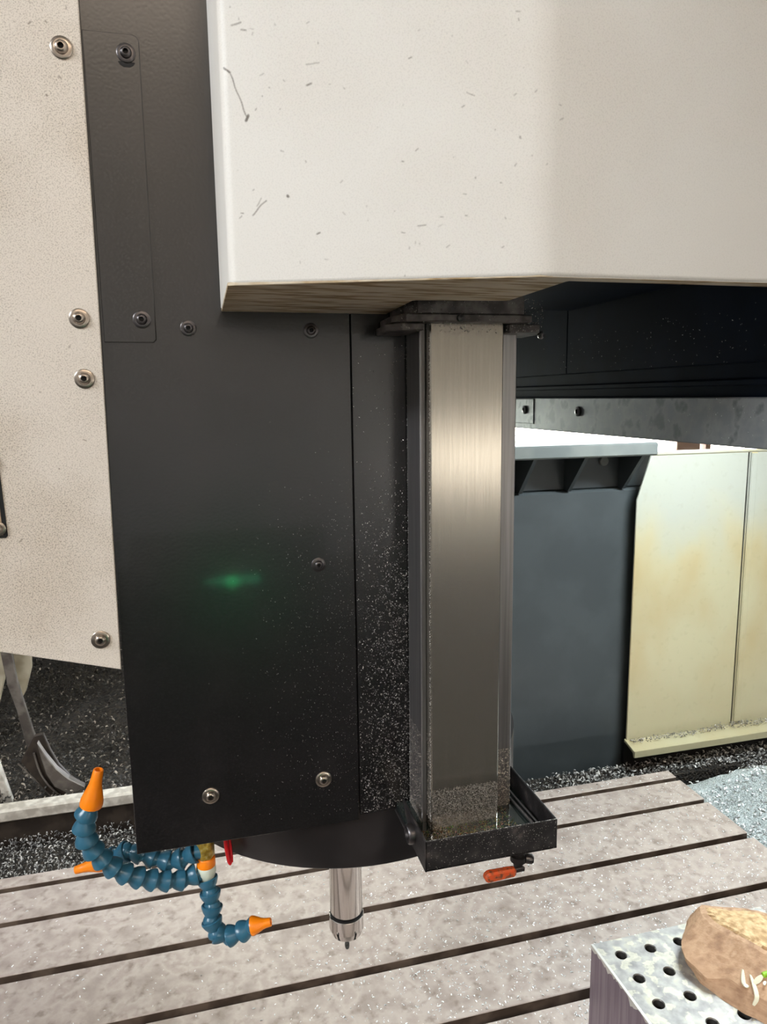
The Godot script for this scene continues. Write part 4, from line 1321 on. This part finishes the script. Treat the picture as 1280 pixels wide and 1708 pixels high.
	var runs := [[Vector3(0.654, 0.806, -0.686), Vector3(0.648, 0.802, -0.678), Vector3(0.648, 0.796, -0.672)], [Vector3(0.660, 0.807, -0.680), Vector3(0.653, 0.802, -0.668), Vector3(0.649, 0.796, -0.659), Vector3(0.643, 0.790, -0.653)], [Vector3(0.657, 0.804, -0.671), Vector3(0.663, 0.806, -0.671), Vector3(0.669, 0.808, -0.671)], [Vector3(0.664, 0.804, -0.666), Vector3(0.667, 0.804, -0.664)]]
	var on_lump := func(h: Vector3) -> Vector3:
		var dir := (h - EYE).normalized()
		var best := 1e9
		var got := h
		for l in range(1, 20):
			for p: Vector3 in rings[l]:
				var d := p - EYE
				var cost := (d - dir * d.dot(dir)).length() + 0.25 * d.length()
				if cost < best:
					best = cost
					got = p
		return got + (got - Vector3(core.x, 0.775, core.z)).normalized() * 0.0022
	for i in 4:
		for k in runs[i].size(): runs[i][k] = on_lump.call(runs[i][k])
		st = new_st()
		var run := spline(runs[i], 8)
		for k in run.size() - 1:
			var w: float = 0.0046 * (0.4 + sin(PI * (k + 0.5) / run.size()))
			var a: Vector3 = run[k]; var b: Vector3 = run[k + 1]
			var side := (b - a).cross(Vector3(0.3, 1, 0.8)).normalized() * w * 0.5
			var nn := side.cross(b - a).normalized()
			if nn.y < 0: nn = -nn
			var th := nn * 0.0012
			quad(st, a - side + th, a + side + th, b + side + th, b - side + th, nn)
			quad(st, a - side, a + side, b + side, b - side, -nn)
			quad(st, a - side, b - side, b - side + th, a - side + th, -side.normalized())
			quad(st, a + side, b + side, b + side + th, a + side + th, side.normalized())
		tag(obj("pale_shaving", st, M.shaving), labels[i], "shaving", "pale shavings on the tan lump")
	st = new_st()
	lathe(st, [Vector2(0.0, 0.0), Vector2(0.0035, 0.002), Vector2(0.003, 0.010), Vector2(0.0012, 0.016), Vector2(0.0, 0.017)], along(on_lump.call(Vector3(0.667, 0.808, -0.670)), Vector3(1, 0.25, 0.05)), 8)
	tag(obj("green_scrap", st, M.green), "bright green scrap tucked beside the pale shavings on the lump", "scrap")

func swarf() -> void:
	var mesh := [chip_mesh(0), chip_mesh(1), chip_mesh(2)]
	var P := []
	var K := []
	# chips on the table
	for k in 2:
		P = []; K = []
		var count := 5200 if k == 0 else 1500
		while P.size() < count:
			var x := rng.randf_range(-0.55, 1.09)
			var z := rng.randf_range(-1.435, -0.55)
			var dens := 0.09 + 0.91 * smoothstep(-0.02, 0.40, x) * (0.7 + 0.3 * smoothstep(-1.3, -0.9, z))
			if rng.randf() > dens: continue
			var in_slot := false
			for q in [[-1.407, -1.393], [-1.306, -1.293], [-1.170, -1.154], [-1.030, -1.014], [-0.896, -0.878], [-0.761, -0.743], [-0.626, -0.608]]:
				if z > q[0] - 0.003 and z < q[1] + 0.003: in_slot = true
			if in_slot or (x > 0.505 and x < 0.85 and z > -0.825): continue
			P.append(loose(Vector3(x, TABLE + 0.0004, z), rng.randf_range(0.0014, 0.0046) if k == 0 else rng.randf_range(0.002, 0.0075)))
			K.append(silver(0.55, 1.0, 0.01))
		tag(flakes("table_chips", mesh[k], M.chip, P, K), "small bright metal chips strewn over the slotted table" if k == 0 else "curled bright metal chips strewn over the slotted table", "chips")
	# grit on the narrow panel and the edge of the guide bar
	var clump := FastNoiseLite.new()
	clump.seed = 31; clump.frequency = 80.0; clump.fractal_octaves = 3
	P = []; K = []
	while P.size() < 5600:
		var x := rng.randf_range(0.152, 0.206)
		var y := rng.randf_range(1.106, 1.60)
		var d := 0.06 + 0.94 * smoothstep(1.52, 1.30, y)
		d *= 0.30 + 0.70 * smoothstep(0.150, 0.20, x + 0.02 * smoothstep(1.25, 1.12, y))
		d *= smoothstep(-0.75, 0.45, clump.get_noise_2d(x, y))
		if rng.randf() > d: continue
		var v := pow(rng.randf(), 3.0)
		P.append(loose(Vector3(x, y, FACE - 0.0004), rng.randf_range(0.0003, 0.0010) + 0.0006 * v, Vector3.BACK, 0.9))
		K.append(silver(0.05 + 0.5 * v, 0.14 + 0.7 * v, 0.06))
	tag(flakes("panel_grit", mesh[0], M.chip, P, K), "fine metal grit stuck to the narrow black panel", "grit")
	P = []; K = []
	while P.size() < 1100:
		var x := rng.randf_range(-0.02, 0.150)
		var y := rng.randf_range(1.11, 1.55)
		var d := smoothstep(-0.02, 0.15, x) * smoothstep(1.56, 1.35, y)
		if rng.randf() > d * d: continue
		P.append(loose(Vector3(x, y, FACE + 0.0002), rng.randf_range(0.0003, 0.0008), Vector3.BACK, 0.9))
		K.append(silver(0.12, 0.5, 0.03))
	tag(flakes("panel_grit", mesh[0], M.chip, P, K), "sparse metal grit on the right of the large black panel", "grit")
	# chips on the guard to the right
	P = []; K = []
	while P.size() < 260:
		var z := rng.randf_range(-1.05, -0.5)
		var y := rng.randf_range(1.50, 1.63)
		if y > 1.545 and y < 1.578: continue
		if rng.randf() > smoothstep(-1.05, -0.6, z): continue
		P.append(loose(Vector3(0.4980, y, z), rng.randf_range(0.0006, 0.0020), Vector3.LEFT, 0.9))
		K.append(silver(0.2, 0.8))
	tag(flakes("guard_grit", mesh[1], M.chip, P, K), "metal grit stuck to the dark side guard", "grit")
	# chips along the edges and the foot of the guide bar
	P = []; K = []
	for i in 2600:
		var y := 1.113 + 0.49 * pow(rng.randf(), 1.3)
		var w := rng.randi() % 3
		var x: float = [0.2066, 0.2117, 0.2865][w] + rng.randf_range(-0.0005, 0.0005)
		if w == 2 and rng.randf() < 0.5: continue
		P.append(loose(Vector3(x, y, [-0.6975, -0.6425, -0.6600][w] + rng.randf_range(-0.0005, 0.0012)), rng.randf_range(0.0006, 0.0016), Vector3.BACK, 1.5))
		K.append(silver(0.15, 0.8, 0.06))
	while P.size() < 8200:
		var x := rng.randf_range(0.2130, 0.2850)
		var y := 1.113 + 0.0415 * rng.randf() + rng.randf_range(-0.001, 0.0015)
		P.append(loose(Vector3(x, y, -0.6415), rng.randf_range(0.0005, 0.0014), Vector3.BACK, 1.5))
		K.append(silver(0.08, 0.5, 0.12))
	while P.size() < 10200:
		var z := rng.randf_range(-0.697, -0.645)
		var y := 1.112 + 0.10 * pow(rng.randf(), 2.0)
		P.append(loose(Vector3(0.2060 if z < -0.655 else 0.2122, y, z), rng.randf_range(0.0006, 0.0016), Vector3.LEFT, 1.5))
		K.append(silver(0.10, 0.5, 0.14))
	while P.size() < 11000:
		var y := 1.113 + 0.065 * rng.randf()
		P.append(loose(Vector3(rng.randf_range(0.288, 0.308), y, -0.6615), rng.randf_range(0.0009, 0.0024), Vector3.BACK, 1.5))
		K.append(silver(0.15, 0.75, 0.12))
	tag(flakes("guide_chips", mesh[1], M.chip, P, K), "oily metal chips caked along the edges and foot of the guide bar", "chips")
	# chips in the tray
	P = []; K = []
	while P.size() < 1500:
		var x := rng.randf_range(0.192, 0.30)
		var z := rng.randf_range(-0.641, -0.594)
		if x > 0.287: z = rng.randf_range(-0.69, -0.62)
		if rng.randf() > 1.1 - smoothstep(-0.64, -0.60, z) * 0.8: continue
		P.append(loose(Vector3(x, 1.1134, z), rng.randf_range(0.0008, 0.0024), Vector3.UP, 1.0))
		K.append(Color(rng.randf_range(0.06, 0.3), rng.randf_range(0.05, 0.22), rng.randf_range(0.02, 0.08)))
	tag(flakes("tray_chips", mesh[1], M.chip, P, K), "brown oily chips lying in the coolant of the drip tray", "chips")
	P = []; K = []
	while P.size() < 420:
		P.append(loose(Vector3(rng.randf_range(0.19, 0.326), 1.1045 + 0.031 * pow(rng.randf(), 0.7), -0.5897), rng.randf_range(0.0004, 0.0012), Vector3.BACK, 0.9))
		K.append(silver(0.1, 0.5, 0.1))
	for i in 160:
		P.append(loose(Vector3(rng.randf_range(0.19, 0.326), 1.1361, -0.5905), rng.randf_range(0.0004, 0.0011), Vector3.UP, 0.9))
		K.append(silver(0.3, 0.8, 0.1))
	tag(flakes("tray_grit", mesh[0], M.chip, P, K), "fine metal grit stuck to the front of the drip tray", "grit")
	# grit on the wiper
	P = []; K = []
	for i in 420:
		P.append(loose(Vector3(rng.randf_range(0.18, 0.32), rng.randf_range(1.606, 1.637), rng.randf_range(-0.634, -0.625)), rng.randf_range(0.0008, 0.0024), Vector3.BACK, 1.5))
		K.append(silver(0.08, 0.45, 0.1))
	tag(flakes("wiper_grit", mesh[1], M.chip, P, K), "greasy chips stuck to the wiper frame", "grit")
	# swarf in the trough
	for k in 2:
		P = []; K = []
		while P.size() < 7000:
			var x := rng.randf_range(-0.75, 1.6)
			var z := rng.randf_range(-1.76, -1.445)
			if x > 0.34 and z < -1.65: continue
			if x > 1.085 and x < 1.43 and z > -1.585: continue
			P.append(loose(Vector3(x, 0.513 + rng.randf() * 0.018, z), rng.randf_range(0.004, 0.012) * (1.5 if x > 0.9 else 1.0), Vector3.UP, 1.3))
			var v := pow(rng.randf(), 2.2)
			K.append(silver(0.07 + 0.5 * v, 0.16 + 0.75 * v, 0.05))
		tag(flakes("trough_swarf", mesh[k + 1], M.dull, P, K), "tangled grey swarf filling the trough behind the table" if k == 0 else "tight curls of grey swarf in the trough behind the table", "swarf")
	P = []; K = []
	while P.size() < 9000:
		var f := pow(rng.randf(), 1.3)
		var z := -1.775 - 1.08 * f
		P.append(loose(Vector3(rng.randf_range(-0.9, 0.3), 0.575 + 0.30 * f * f + rng.randf_range(-0.01, 0.022), z), rng.randf_range(0.006, 0.016), Vector3.UP, 1.3))
		var v := pow(rng.randf(), 4.0)
		K.append(silver(0.02 + 0.22 * v, 0.05 + 0.32 * v, 0.20))
	tag(flakes("heap_swarf", mesh[1], M.dull, P, K), "dark curls of swarf covering the heap beyond the rail", "swarf")
	# bright drift beyond the table's right end
	var st := new_st()
	var fn := FastNoiseLite.new()
	fn.seed = 8; fn.frequency = 9.0; fn.fractal_octaves = 4
	var nx := 26
	var nz := 30
	var hp := func(i: int, j: int) -> Vector3:
		var x := 1.099 + 0.60 * i / nx
		var z := -1.425 + 0.90 * j / nz
		return Vector3(x, 0.604 + 0.022 * smoothstep(1.10, 1.3, x) + fn.get_noise_2d(x, z) * 0.014 - 0.03 * smoothstep(-1.385, -1.425, z), z)
	for i in nx:
		for j in nz:
			var a: Vector3 = hp.call(i, j); var b: Vector3 = hp.call(i + 1, j); var c: Vector3 = hp.call(i + 1, j + 1); var d: Vector3 = hp.call(i, j + 1)
			var n := (c - a).cross(d - b).normalized()
			if n.y < 0: n = -n
			quad(st, a, b, c, d, n)
	for i in nx:
		var p: Vector3 = hp.call(i, 0); var q: Vector3 = hp.call(i + 1, 0)
		flat_quad(st, p, q, Vector3(q.x, 0.5, q.z), Vector3(p.x, 0.5, p.z), Vector3(1.3, 0.5, -1.0))
	tag(obj("bright_drift", st, tri_mat(noise_tex(0.08, 5, [[0.25, C(168, 176, 176)], [0.5, C(214, 222, 222)], [0.8, C(236, 240, 238)]], 512, 111), 4.0, 0.5, 0.1, noise_tex(0.15, 5, [], 512, 112), 1.2)), "bright drift of aluminium chips beyond the right end of the table", "chip drift", "", "stuff")
	P = []; K = []
	while P.size() < 6000:
		var i := rng.randf() * nx
		var j := rng.randf() * nz
		var p: Vector3 = hp.call(int(i), int(j))
		P.append(loose(p + Vector3(rng.randf() * 0.024, 0.002 + rng.randf() * 0.004, rng.randf() * 0.028), rng.randf_range(0.004, 0.013), Vector3.UP, 1.4))
		K.append(silver(0.35, 1.0, -0.01))
	tag(flakes("drift_chips", mesh[1], M.chip, P, K), "bright curled chips on the drift beyond the table", "chips")
	# chips lying on the lip of the cabin panel
	P = []; K = []
	while P.size() < 900:
		var x := rng.randf_range(1.12, 1.9)
		P.append(loose(Vector3(x, 0.600 + rng.randf() * 0.018 * (0.4 + 0.6 * exp(-pow((x - 1.46) * 14.0, 2.0))), rng.randf_range(-1.638, -1.618)), rng.randf_range(0.003, 0.008), Vector3.UP, 1.3))
		var v := pow(rng.randf(), 2.0)
		K.append(silver(0.10 + 0.4 * v, 0.16 + 0.5 * v, 0.08))
	tag(flakes("lip_chips", mesh[1], M.chip, P, K), "grey chips lying along the bottom lip of the cabin panel", "chips")
